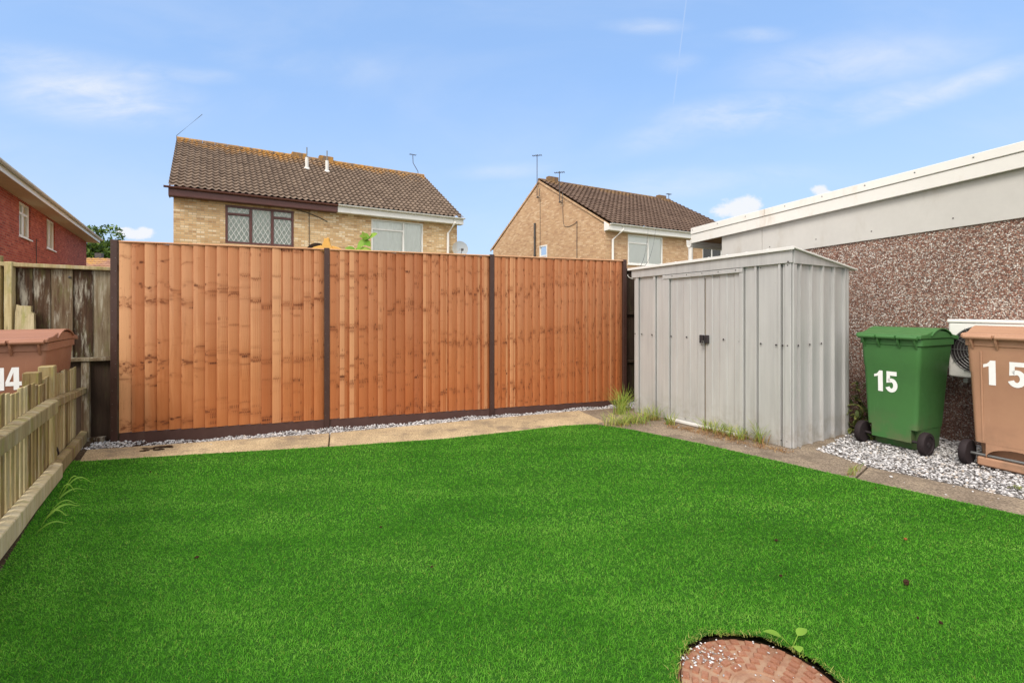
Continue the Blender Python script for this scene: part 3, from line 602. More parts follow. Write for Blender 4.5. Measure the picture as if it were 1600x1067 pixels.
# ================================================================ orange fence
RZ = math.atan2(FD.y, FD.x)
fence = thing('timber_fence', 'new orange brown closeboard fence with dark brown posts along the lawn', 'fence', FB, RZ)
PIT = 1.833
for k in range(3):
    mb = MB(); x0 = k * PIT + .028; n = 18; p = (PIT - .056) / n
    for i in range(n):
        mb.cur = random.random(); a = x0 + i * p; e = min(a + p + .012, x0 + n * p); zb = .09 - .0087 * a + random.uniform(-.002, .002); zt = 1.86 + random.uniform(-.003, .002)
        j = random.uniform(-.0015, .0015)
        c_ = .0012; hx = [(a, -.027 + j), (a + c_, -.029 + j)] + [(a + (e - a) * s_, -.030 + .026 * s_ ** 2.1 + j) for s_ in (.15, .3, .45, .6, .72, .84, .93, 1.)] + [(e, .0), (a, -.008)]; m_ = len(hx)
        mb.faces([(x_, y_, z_) for z_ in (zb, zt) for x_, y_ in hx], [tuple(range(m_))[::-1], tuple(range(m_, 2 * m_))] + [(q, (q + 1) % m_, m_ + (q + 1) % m_, m_ + q) for q in range(m_)])
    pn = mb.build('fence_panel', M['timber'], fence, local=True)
    mb = MB(); mb.cur = random.random(); mb.box(x0, x0 + n * p, -.038, .03, 1.864, 1.878); mb.build('capping', M['cap'], pn, local=True, bevel=.003)
    mb = MB()
    for z in (.3, .95, 1.6): mb.cur = random.random(); mb.box(x0, x0 + n * p, .002, .045, z, z + .06)
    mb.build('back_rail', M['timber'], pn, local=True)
    mb = MB(); zz = lambda x: .088 - .0087 * x
    mb.hexa([(x0, -.022, -.11), (x0 + n * p, -.022, -.11), (x0 + n * p, .02, -.11), (x0, .02, -.11), (x0, -.022, zz(x0)), (x0 + n * p, -.022, zz(x0 + n * p)), (x0 + n * p, .02, zz(x0 + n * p)), (x0, .02, zz(x0))])
    mb.build('gravel_board', M['board'], fence, local=True, bevel=.002)
for k in range(4):
    mb = MB(); x = k * PIT + (-.01 if k == 0 else 0); mb.box(x - .027, x + .027, -.036, .036, -.11, 1.886)
    pp = mb.build('fence_post', M['post'], fence, local=True, bevel=.003)
    for z in np.linspace(.12, 1.84, 15): mb = MB(); mb.lathe((x + (.012 if int(z * 100) % 2 else -.012), -.036, z), (0, -1, 0), [(.0026, 0), (.0026, .001)], 6); mb.build('screw', M['steel'], pp, local=True)
# ================================================================ old fence, left
OB = G(178, 686) - FN * .02
of = thing('old_fence', 'weathered mossy board fence behind the brown bin at the far left', 'fence', OB, RZ)
mb = MB(); x = -.02
ws = (.16, .155, .17, .13, .15, .18, .14, .16, .15)
for k, w in enumerate(ws):
    mb.cur = random.random(); a, e = x - w, x + .008; j = random.uniform(-.004, .004)
    mb.hexa([(a, .006 + j, .79), (e, -.006 + j, .79), (e, .012, .79), (a, .02, .79), (a, .006 + j, 1.607 - a * .02), (e, -.006 + j, 1.607 - e * .02), (e, .012, 1.607 - e * .02), (a, .02, 1.607 - a * .02)]); x -= w - .003
mb.build('boards', M['old_fence'], of, local=True)
mb = MB(); mb.cur = .3; mb.hexa([(-1.45, -.05, 1.645), (.02, -.05, 1.606), (.02, .04, 1.606), (-1.45, .04, 1.645), (-1.45, -.05, 1.684), (.02, -.05, 1.638), (.02, .04, 1.638), (-1.45, .04, 1.684)]); mb.build('capping', M['rail'], of, local=True, bevel=.004)
mb = MB(); mb.cur = .7; mb.box(-1.45, .02, -.045, .03, .752, .786); mb.build('ledge', M['old_fence'], of, local=True, bevel=.004)
mb = MB(); x = -.02
for w in (.2, .17, .21, .18, .2, .22): mb.cur = random.random(); mb.box(x - w + .004, x, .004, .024, -.06, .75); x -= w
mb.build('lower_boards', M['old_dark'], of, local=True)
mb = MB(); mb.cur = .6; mb.box(-.25, -.185, -.03, .002, -.06, .75); mb.build('post', M['old_fence'], of, local=True, bevel=.004)
mb = MB(); mb.cur = .2; mb.box(-.27, -.06, -.05, -.01, -.06, .035); mb.build('kick_board', M['old_fence'], of, local=True, bevel=.004)
mb = MB(); mb.cur = .8; mb.box(-.79, -.735, -.06, .0, -.06, 1.668); mb.build('post', M['picket'], of, local=True, bevel=.004)
mb = MB(); mb.cur = .45; mb.box(-.93, -.82, -.05, .0, -.06, 1.72); mb.build('post', M['picket'], of, local=True, bevel=.004)
mb = MB(); mb.cur = .55; mb.prism([(px_ + .37, -.075, pz_) for px_, pz_ in ((-1.085, .7), (-.93, .7), (-.945, 1.2), (-.965, 1.22), (-.965, 1.27), (-1.055, 1.275), (-1.065, 1.285), (-1.075, 1.2))], (0, .03, 0)); mb.build('broken_board', M['rail'], of, local=True)
mb = MB(); mb.lathe((-.34, -.012, 1.54), (0, -1, 0), [(.012, 0), (.012, .006), (.006, .01)], 8); mb.tube([(-.34, -.02, 1.54), (-.34, -.04, 1.535)], .004, 6); mb.build('hook', M['iron'], of, local=True)
# old fence, right (between orange fence and shed, running on behind the shed)
OR_ = FB + FD * (3 * PIT + .03) - FN * .05
ofr = thing('old_fence', 'dark old fence between the orange fence and the grey shed', 'fence', OR_, RZ)
mb = MB(); x = 0.03
for k in range(18): mb.cur = random.random() * .7; mb.box(x, x + .142, random.uniform(0, .006), .02, .02, 1.78); x += .146
mb.build('boards', M['old_dark'], ofr, local=True)
for z in (.52, 1.16, 1.74): mb = MB(); mb.cur = random.random(); mb.box(.03, x, -.03, -.001, z, z + .035); mb.build('rail', M['old_dark'], ofr, local=True, bevel=.003)
# ================================================================ picket fence
pf = thing('picket_fence', 'low mossy grey green picket fence on the left of the lawn', 'fence', PK0, math.atan2(PKD.y, PKD.x))
# local x runs away from the camera, +y away from the lawn
def top(t): return .80 - .035 * t if t < 1.3 else .765 - .03 * (t - 1.3)
t = -1.9
while t < 2.58:
    near = t < 1.3; w = .056 if near else .068
    if not (1.44 < t < 1.60):
        mb = MB(); mb.cur = random.random(); h_ = top(t) + random.uniform(-.022, .014); tl = random.uniform(-.012, .012); y0 = .062 if near else .075
        mb.hexa([(t, y0, .03), (t + w, y0, .03), (t + w, y0 + .018, .03), (t, y0 + .018, .03), (t + tl, y0, h_), (t + w + tl, y0, h_ + random.uniform(-.004, .004)), (t + w + tl, y0 + .018, h_ - .004), (t + tl, y0 + .018, h_ - .004)])
        mb.build('picket', M['picket'], pf, local=True, bevel=.003)
    t += .092 if near else .098
def rail(x0, x1, za, zb, h0, h1, y0=0., d=.06):
    mb = MB(); mb.cur = random.random(); n = 10; pts = []
    for k in range(n):
        s = k / (n - 1); x = x0 + (x1 - x0) * s; z = za + (zb - za) * s + random.uniform(-.003, .003); h = h0 + (h1 - h0) * s; j = random.uniform(-.003, .003)
        mb.v += [(x, y0 + j, z), (x, y0 + j, z + h * .88), (x, y0 + d * .55, z + h), (x, y0 + d, z + h), (x, y0 + d, z)]
    for k in range(n - 1):
        for q in range(5): a = k * 5 + q; c = k * 5 + (q + 1) % 5; mb.f.append((a, c, c + 5, a + 5)); mb.r.append(mb.cur)
    mb.f += [(0, 1, 2, 3, 4), tuple((n - 1) * 5 + q for q in (4, 3, 2, 1, 0))]; mb.r += [mb.cur] * 2
    return mb.build('rail', M['rail'], pf, local=True, bevel=.004)
rail(-1.9, 1.31, .565, .515, .105, .10); rail(1.29, 2.72, .545, .455, .07, .055, .02, .05)
rail(-1.9, 1.46, .06, .02, .14, .115); rail(1.40, 2.78, .015, .004, .12, .10, .015, .05)
mb = MB(); mb.cur = .5; mb.box(1.51, 1.60, .052, .14, -.05, .83); mb.build('post', M['picket'], pf, local=True, bevel=.005)
mb = MB(); mb.cur = .2; mb.box(1.25, 1.33, .085, .17, -.05, .815); mb.build('post', M['picket'], pf, local=True, bevel=.005)
mb = MB(); mb.poly([(-1.9, -.045, -.01), (2.7, -.045, -.01), (2.7, .35, -.01), (-1.9, .35, -.01)]);
o = MB()
for t0, t1 in ((-2.2, 2.75),):
    a = PK0 + PKD * t0; c = PK0 + PKD * t1; o.poly([(p.x, p.y, .0025) for p in (a + PKN * .03, c + PKN * .03, c - PKN * 1.6, a - PKN * 1.6)])
structure(o.build('earth', M['earth'], recalc=False), 'dark bare earth along the foot of the picket fence')
# ================================================================ shed
FR = Vector((2.497, 4.324, 0)); FL = FR + Vector((-.552, .834, 0)) * 1.835; LS = (FR - FL).length
us = (FR - FL).normalized(); ns = Vector((us.y, -us.x, 0))          # ns faces the lawn
vs = Vector((.861, .509, 0)).normalized(); DS = .98
shed = thing('garden_shed', 'small grey ribbed steel garden shed with padlocked sliding doors', 'shed', (FL + FR) / 2)
def su(x): return on_line(x, FL, us)                                   # photo bearing -> metres along the front
def wt(u): return 1.612 + (1.656 - 1.612) * u / LS
def sp(u, d, z): return FL + us * u + ns * d + Vector((0, 0, z))
def ribbed(mb, prof, z0, ztop, place, th=.006):
    for (u0, d0), (u1, d1) in zip(prof[:-1], prof[1:]):
        mb.faces([place(u0, d0, z0), place(u1, d1, z0), place(u1, d1, ztop(u1)), place(u0, d0, ztop(u0))], [(0, 1, 2, 3)])
def ribs(edges, u0, u1, dlow, dhigh, groove=.03):
    prof = [(u0, dlow)]
    for (a, w) in edges: prof += [(a, dlow), (a + .003, dhigh), (a + w, dhigh), (a + w + .002, dlow - groove), (a + w + .010, dlow - groove), (a + w + .011, dlow)]
    return prof + [(u1, dlow)]
sx = lambda *p: [su(x) for x in p]
mb = MB()
uA, uB, uC, uD = sx(1038, 1047.5, 1157, 1163)
e1 = [(su(994.5), su(1001.5) - su(994.5)), (su(1022.5) , .03)]
ribbed(mb, ribs([(su(994.5), .045), (su(1022), .03)], .0, uA, .0, .020), 0, wt, sp)
ribbed(mb, ribs([(uD - .03, .030), (su(1180), .022), (su(1217), .024)], uD - .031, LS - .0, .0, .020), 0, wt, sp)
ribbed(mb, [(uA, 0), (uD, 0)], 1.56, wt, sp)
mb.build('front_wall', M['shed'], shed, recalc=False)
mb = MB(); side = lambda u, d, z: FR + vs * u + Vector((vs.y, -vs.x, 0)) * d + Vector((0, 0, z))
def tv(x): return on_line(x, FR, vs)
sr = [(tv(x) - .010, .020) for x in (1247, 1265, 1282.5, 1300, 1317)]
ribbed(mb, ribs(sr, .0, DS, .0, .026, .0), 0, lambda u: 1.656 - .002 * u, side)
BL = FL + vs * DS; BR = FR + vs * DS
for A_, B_ in ((FL, BL), (BL, BR)): mb.faces([A_, B_, B_ + Vector((0, 0, 1.62)), A_ + Vector((0, 0, 1.62))], [(0, 1, 2, 3)])
mb.build('side_wall', M['shed'], shed, recalc=False)
mb = MB(); mb.obox(sp(LS - .045, -.002, .0), us * .052, ns * .020, (0, 0, 1.656)); mb.build('corner_post', M['shed'], shed, bevel=.003); mb = MB(); mb.obox(FR + us * .007 - vs * .0, vs * .05, Vector((vs.y, -vs.x, 0)) * .018, (0, 0, 1.654)); mb.build('corner_post', M['shed'], shed, bevel=.003); mb = MB(); mb.obox(BR - vs * .035, vs * .04, Vector((vs.y, -vs.x, 0)) * .02, (0, 0, 1.645)); mb.build('corner_post', M['shed'], shed, bevel=.003)
mb = MB(); mb.obox(sp(uA, -.01, .01), us * (uB - uA), ns * .036, (0, 0, 1.61)); mb.obox(sp(uC, -.01, .01), us * (uD - uC), ns * .036, (0, 0, 1.63)); mb.build('door_frame', M['shed'], shed, bevel=.003)
um = su(1101.8)
for a, c, dd_ in ((uB + .008, um - .006, .004), (um + .006, uC + .02, .0)):
    mb = MB(); prof = [(a, dd_)]; k = 5
    for j in range(1, k): q = a + (c - a) * j / k; prof += [(q - .004, dd_ + (.003 if j % 2 else 0)), (q + .004, dd_ + (0 if j % 2 else .003))]
    prof.append((c, dd_)); ribbed(mb, prof, .035, lambda u: wt(u) - .035, sp)
    mb.faces([sp(c, dd_, .035), sp(c, dd_ - .02, .035), sp(c, dd_ - .02, 1.575), sp(c, dd_, 1.575)], [(0, 1, 2, 3)])
    d_ = mb.build('door', M['shed'], shed, recalc=False)
    mb = MB(); hx = um - .050 if a < um - .1 else um + .006
    mb.obox(sp(hx, dd_ + .002, .885), us * .045, ns * .026, (0, 0, .085)); mb.obox(sp(hx + .008, dd_ + .028, .895), us * .010, ns * .010, (0, 0, .065)); mb.build('handle', M['black'], d_, bevel=.004)
mb = MB(); pc = sp(um + .002, .038, .86); mb.obox(pc - us * .016, us * .032, ns * .014, (0, 0, .028)); mb.tube([pc + us * -.010 + Vector((0, 0, .026)) + ns * .007, pc + us * -.010 + ns * .007 + Vector((0, 0, .05)), pc + us * .01 + ns * .007 + Vector((0, 0, .05)), pc + us * .010 + ns * .007 + Vector((0, 0, .026))], .0035, 6)
tag(mb.build('padlock', M['steel'], shed, bevel=.003), None, None)
mb = MB(); mb.obox(sp(um - .012, -.018, .03), us * .024, ns * .010, (0, 0, 1.55)); mb.obox(sp(uB - .004, -.018, .03), us * .02, ns * .010, (0, 0, 1.52)); mb.build('door_gap_liner', M['rustline'], shed)
mb = MB(); zt_ = lambda u: wt(u) - .006; mb.hexa([sp(uA, .0, zt_(uA) - .042), sp(uD, .0, zt_(uD) - .042), sp(uD, .034, zt_(uD) - .042), sp(uA, .034, zt_(uA) - .042), sp(uA, .0, zt_(uA)), sp(uD, .0, zt_(uD)), sp(uD, .034, zt_(uD)), sp(uA, .034, zt_(uA))]); mb.build('door_track', M['shed'], shed, bevel=.002)
mb = MB(); mb.obox(sp(uB - .01, -.02, .004), us * (uC - uB + .02), ns * .075, (0, 0, .026)); mb.build('sill', M['shedroof'], shed, bevel=.003)
def bolt(*a):
    mb = MB(); mb.lathe(*a); mb.build('bolt', M['black'], shed)
for x, yy in ((994, .94), (1004, .94), (1020, .94), (1043, .937), (1050, .937), (1074, .937), (1131.6, .937), (1157, .925), (1190, .918), (1214, .915), (1224, .915), (1232, .915)): bolt(sp(su(x), .014, yy), ns, [(.009, 0), (.009, .003), (.004, .006)], 8)
for k in range(5): q_ = uB + .05 + (uC - uB - .08) * k / 4; bolt(sp(q_, .034, wt(q_) - .022), ns, [(.005, 0), (.005, .003), (.002, .005)], 8)
for x in (1003, 1022, 1043, 1190, 1222, 1232): bolt(sp(su(x), .016, wt(su(x)) - .02), ns, [(.005, 0), (.005, .003), (.002, .005)], 8)
for x in (1072, 1222, 1231): bolt(sp(su(x), .014, .055), ns, [(.0055, 0), (.0055, .003), (.003, .006)], 8)
nsd = Vector((vs.y, -vs.x, 0))
for x, zz_ in ((1240, .915), (1245, .915), (1263, .917), (1281, .918)): bolt(side(tv(x), .012, zz_), nsd, [(.009, 0), (.009, .003), (.004, .006)], 8)
for x in (1239.5,): bolt(side(tv(x) + .02, .022, 1.70), nsd, [(.007, 0), (.007, .004), (.003, .007)], 8); bolt(sp(LS - .005, .04, 1.665), ns, [(.007, 0), (.007, .004), (.003, .007)], 8)
# fascia and pent roof
def rz_(u, t): return (1.722 + (1.786 - 1.722) * u / LS) - .135 * t / DS
mb = MB()
mb.hexa([sp(-.02, 0, wt(0)), sp(LS + .02, 0, wt(LS)), sp(LS + .02, .03, wt(LS)), sp(-.02, .03, wt(0)), sp(-.02, 0, rz_(0, 0) - .012), sp(LS + .02, 0, rz_(LS, 0) - .012), sp(LS + .02, .03, rz_(LS, 0) - .012), sp(-.02, .03, rz_(0, 0) - .012)])
mb.build('fascia', M['shed'], shed, bevel=.002)
mb = MB(); a0 = FR + us * .004 + ns * .0; n2 = nsd * .028
mb.hexa([a0 + Vector((0, 0, 1.65)), a0 + vs * DS + Vector((0, 0, 1.645)), a0 + vs * DS + n2 + Vector((0, 0, 1.645)), a0 + n2 + Vector((0, 0, 1.65)), a0 + Vector((0, 0, rz_(LS, 0) - .014)), a0 + vs * DS + Vector((0, 0, rz_(LS, DS) - .003)), a0 + vs * DS + n2 + Vector((0, 0, rz_(LS, DS) - .003)), a0 + n2 + Vector((0, 0, rz_(LS, 0) - .014))])
mb.build('side_fascia', M['shed'], shed, bevel=.002)
mb = MB(); c = [(-.06, -.05), (LS + .055, -.05), (LS + .055, DS + .10), (-.06, DS + .10)]
lo = [FL + us * u + vs * t + Vector((0, 0, rz_(u, t) - .012)) for u, t in c]
mb.hexa(lo + [p + Vector((0, 0, .014)) for p in lo])
l0, l1 = lo[0], lo[1]; mb.hexa([l0 + ns * .0 + Vector((0, 0, -.012)), l1 + Vector((0, 0, -.014)), l1 + ns * .006 + Vector((0, 0, -.014)), l0 + ns * .006 + Vector((0, 0, -.012)), l0 + Vector((0, 0, .016)), l1 + Vector((0, 0, .016)), l1 + ns * .006 + Vector((0, 0, .016)), l0 + ns * .006 + Vector((0, 0, .016))])
for k in range(1, 9):
    u = LS * k / 9; A_ = FL + us * u - vs * .04 + Vector((0, 0, rz_(u, -.04) + .002)); B_ = FL + us * u + vs * (DS + .09) + Vector((0, 0, rz_(u, DS + .09) + .002)); mb.hexa([A_, A_ + us * .03, B_ + us * .03, B_, A_ + Vector((0, 0, .010)) + us * .006, A_ + us * .024 + Vector((0, 0, .010)), B_ + us * .024 + Vector((0, 0, .010)), B_ + us * .006 + Vector((0, 0, .010))])
mb.build('roof', M['shedroof'], shed, bevel=.002)
# ================================================================ garage
KG = 1.05; GP = Vector((3.57, 5.09, 0)) * KG; GD = Vector((-.468, .884, 0)).normalized(); GN = Vector((-GD.y, GD.x, 0)); GN = GN if GN.x < 0 else -GN
gar = thing('garage', 'flat roofed pebbledash garage with pale grey fascia behind the bins', 'garage', GP)
zk = lambda z: 1.26 + (z - 1.26) * KG
def gp(s, d, z): return GP + GD * (s * KG) + GN * d + Vector((0, 0, z))
roofz = lambda s: zk(2.513 - .0647 * s); trimz = lambda s: zk(2.425 - .0665 * s); fasb = lambda s: zk(2.302 - .0662 * s); panb = lambda s: zk(1.936 - .0414 * s)
s0, s1 = -4.2, 1.585; DG = 2.7
mb = MB(); ud = GD; 
mb.faces([gp(s0, 0, -.06), gp(s1, 0, -.06), gp(s1, 0, panb(s1) + .05), gp(s0, 0, panb(s0) + .05)], [(0, 1, 2, 3)])
mb.faces([gp(s1, 0, -.06), gp(s1, -DG, -.06), gp(s1, -DG, 2.2), gp(s1, 0, 2.2)], [(0, 1, 2, 3)]); mb.faces([gp(s0, 0, -.06), gp(s0, -DG, -.06), gp(s0, -DG, 2.6), gp(s0, 0, 2.6)], [(0, 1, 2, 3)]); mb.faces([gp(s0, -DG, -.06), gp(s1, -DG, -.06), gp(s1, -DG, 2.2), gp(s0, -DG, 2.6)], [(0, 1, 2, 3)])
for s in (-2.35, -1.6, -.86, -.12, .62): mb.obox(gp(s, .0, -.05), GD * .035, GN * .006, (0, 0, panb(s) - .0))
mb.build('wall', M['pebble'], gar, recalc=False)
for a, c in ((s0, -2.0), (-1.996, 1.0), (1.004, s1)):
    mb = MB(); mb.hexa([gp(a, .0, panb(a)), gp(c, .0, panb(c)), gp(c, .016, panb(c)), gp(a, .016, panb(a)), gp(a, .0, fasb(a) + .02), gp(c, .0, fasb(c) + .02), gp(c, .016, fasb(c) + .02), gp(a, .016, fasb(a) + .02)]); mb.build('cladding_board', M['fasciaboard'], gar, bevel=.002)
for s, z in ((-.85, .05), (-.2, .05), (.35, .06), (.9, .06)): mb = MB(); mb.lathe(gp(s, .016, panb(s) + z + .04), GN, [(.007, 0), (.006, .004), (.002, .006)], 8); mb.build('fixing', M['iron'], gar)
sE = 2.056
mb = MB(); mb.hexa([gp(s0, .05, fasb(s0)), gp(sE, .05, fasb(sE)), gp(sE, .072, fasb(sE)), gp(s0, .072, fasb(s0)), gp(s0, .05, trimz(s0)), gp(sE, .05, trimz(sE)), gp(sE, .072, trimz(sE)), gp(s0, .072, trimz(s0))])
mb.hexa([gp(sE - .02, -DG, fasb(sE)), gp(sE, -DG, fasb(sE)), gp(sE, .05, fasb(sE)), gp(sE - .02, .05, fasb(sE)), gp(sE - .02, -DG, trimz(sE)), gp(sE, -DG, trimz(sE)), gp(sE, .05, trimz(sE)), gp(sE - .02, .05, trimz(sE))]); mb.build('fascia', M['garagetrim'], gar, bevel=.003)
for a, c in ((s0, .93), (.935, sE)):
    mb = MB(); mb.hexa([gp(a, -.12, trimz(a) + .004), gp(c, -.12, trimz(c) + .004), gp(c, .084, trimz(c) + .004), gp(a, .084, trimz(a) + .004), gp(a, -.12, roofz(a)), gp(c, -.12, roofz(c)), gp(c, .080, roofz(c)), gp(a, .080, roofz(a))]); tr = mb.build('roof_trim', M['garagetrim'], gar, bevel=.004)
    for s in np.arange(a + .25, c, .42): mb = MB(); mb.lathe(gp(s, .082, (trimz(s) + roofz(s)) / 2 + .015), GN, [(.007, 0), (.007, .003), (.002, .006)], 8); mb.build('screw', M['steel'], tr)
mb = MB(); mb.hexa([gp(s0, -DG, trimz(s0)), gp(sE - .03, -DG, trimz(sE)), gp(sE - .03, .045, trimz(sE)), gp(s0, .045, trimz(s0)), gp(s0, -DG, roofz(s0) - .02), gp(sE - .03, -DG, roofz(sE) - .02), gp(sE - .03, .045, roofz(sE) - .02), gp(s0, .045, roofz(s0) - .02)]); mb.build('roof', M['fasciaboard'], gar)
mb = MB(); mb.hexa([gp(s1, -DG, fasb(s1) + .03), gp(sE - .025, -DG, fasb(sE) + .03), gp(sE - .025, .045, fasb(sE) + .03), gp(s1, .045, fasb(s1) + .03), gp(s1, -DG, fasb(s1) + .05), gp(sE - .025, -DG, fasb(sE) + .05), gp(sE - .025, .045, fasb(sE) + .05), gp(s1, .045, fasb(s1) + .05)]); mb.build('soffit', M['brownsoffit'], gar)
mb = MB(); gz = fasb(sE) - .01
prof = [(0, .07), (0, -.02), (.02, -.045), (.055, -.045), (.078, -.02), (.085, .07), (.078, .07), (.07, -.015), (.052, -.035), (.024, -.035), (.008, -.015), (.008, .07)]
mb.prism([gp(sE + .004, .072, 0) + GD * a + Vector((0, 0, gz + z)) for a, z in prof], -GN * (DG + .1)); mb.build('gutter', M['garagetrim'], gar)
mb = MB(); c = gp(sE, .03, 0) + GD * .045; mb.tube([c + Vector((0, 0, z)) for z in (-.06, gz - .04)], .034, 14); mb.build('downpipe', M['garagetrim'], gar, smooth=False)
# ---------------------------------------------------------------- heat pump unit on the garage wall
AP = Vector((3.996, 4.426, 0)); ad = -GD
ac = thing('heat_pump', 'white heat pump unit with round fan on the garage wall behind the brown bin', 'heat pump', AP)
W_, D_, Z0, Z1 = .80, .18, .63, 1.15
mb = MB(); mb.obox(AP + Vector((0, 0, Z0)), ad * W_, -GN * D_, (0, 0, Z1 - Z0 - .03)); mb.build('casing', M['white'], ac, bevel=.015, seg=3)
mb = MB(); mb.obox(AP + GN * .008 - ad * .008 + Vector((0, 0, Z1 - .03)), ad * (W_ + .016), -GN * (D_ + .016), (0, 0, .03)); mb.build('lid', M['white'], ac, bevel=.008, seg=2)
fc = AP + ad * .23 + Vector((0, 0, (Z0 + Z1) / 2 - .01)); mb = MB(); mb.lathe(fc, GN, [(.215, .0), (.215, .003)], 40); mb.build('fan_opening', M['black'], ac)
mb = MB()
for r_ in np.arange(.03, .22, .022):
    pts = [fc + GN * .012 + (ad * math.cos(a) + Vector((0, 0, 1)) * math.sin(a)) * r_ for a in np.linspace(0, 2 * math.pi, 41)]; mb.tube(pts, .0022, 5, False)
for a in np.linspace(0, 2 * math.pi, 13)[:-1]: d = ad * math.cos(a) + Vector((0, 0, 1)) * math.sin(a); mb.tube([fc + GN * .015 + d * .02, fc + GN * .015 + d * .22], .003, 5)
mb.build('fan_grille', M['steel'], ac)
mb = MB()
for q in (.12, .62): mb.obox(AP + ad * q - GN * (D_ + .02) + Vector((0, 0, Z0 - .04)), ad * .03, GN * .24, (0, 0, .035))
mb.build('bracket', M['steel'], ac)
# ================================================================ wheelie bins
def digit(ch, w, h):       # filled outlines in a w x h cell (lists of convex-ish polygons)
    if ch == '1': return [[(.42 * w, 0), (.86 * w, 0), (.86 * w, h), (.56 * w, h), (.42 * w, .90 * h)], [(.06 * w, .68 * h), (.42 * w, .74 * h), (.42 * w, .90 * h), (.50 * w, .97 * h), (.48 * w, h), (.44 * w, .93 * h), (.30 * w, .84 * h), (.06 * w, .82 * h)][:3] + [(.30 * w, .84 * h), (.06 * w, .80 * h)]]
    if ch == '4': return [[(.50 * w, 0), (.84 * w, 0), (.84 * w, h), (.50 * w, h)], [(0, .18 * h), (.50 * w, .18 * h), (.50 * w, .36 * h), (0, .36 * h)], [(.84 * w, .18 * h), (1. * w, .18 * h), (1. * w, .36 * h), (.84 * w, .36 * h)], [(0, .36 * h), (.24 * w, .36 * h), (.50 * w, .78 * h), (.50 * w, h), (.40 * w, h)]]
    P = [[(.10 * w, .80 * h), (.92 * w, .80 * h), (.92 * w, h), (.10 * w, h)], [(.08 * w, .44 * h), (.36 * w, .47 * h), (.38 * w, .80 * h), (.10 * w, .80 * h)]]
    # bowl of the 5: thick arc
    c = (.47 * w, .335 * h); ro = (.50 * w, .335 * h); ri = (.16 * w, .15 * h); A_ = np.linspace(math.radians(128), math.radians(-158), 22)
    for a, e in zip(A_[:-1], A_[1:]):
        P.append([(c[0] + ri[0] * math.cos(a), c[1] + ri[1] * math.sin(a)), (c[0] + ro[0] * math.cos(a), c[1] + ro[1] * math.sin(a)), (c[0] + ro[0] * math.cos(e), c[1] + ro[1] * math.sin(e)), (c[0] + ri[0] * math.cos(e), c[1] + ri[1] * math.sin(e))])
    return P
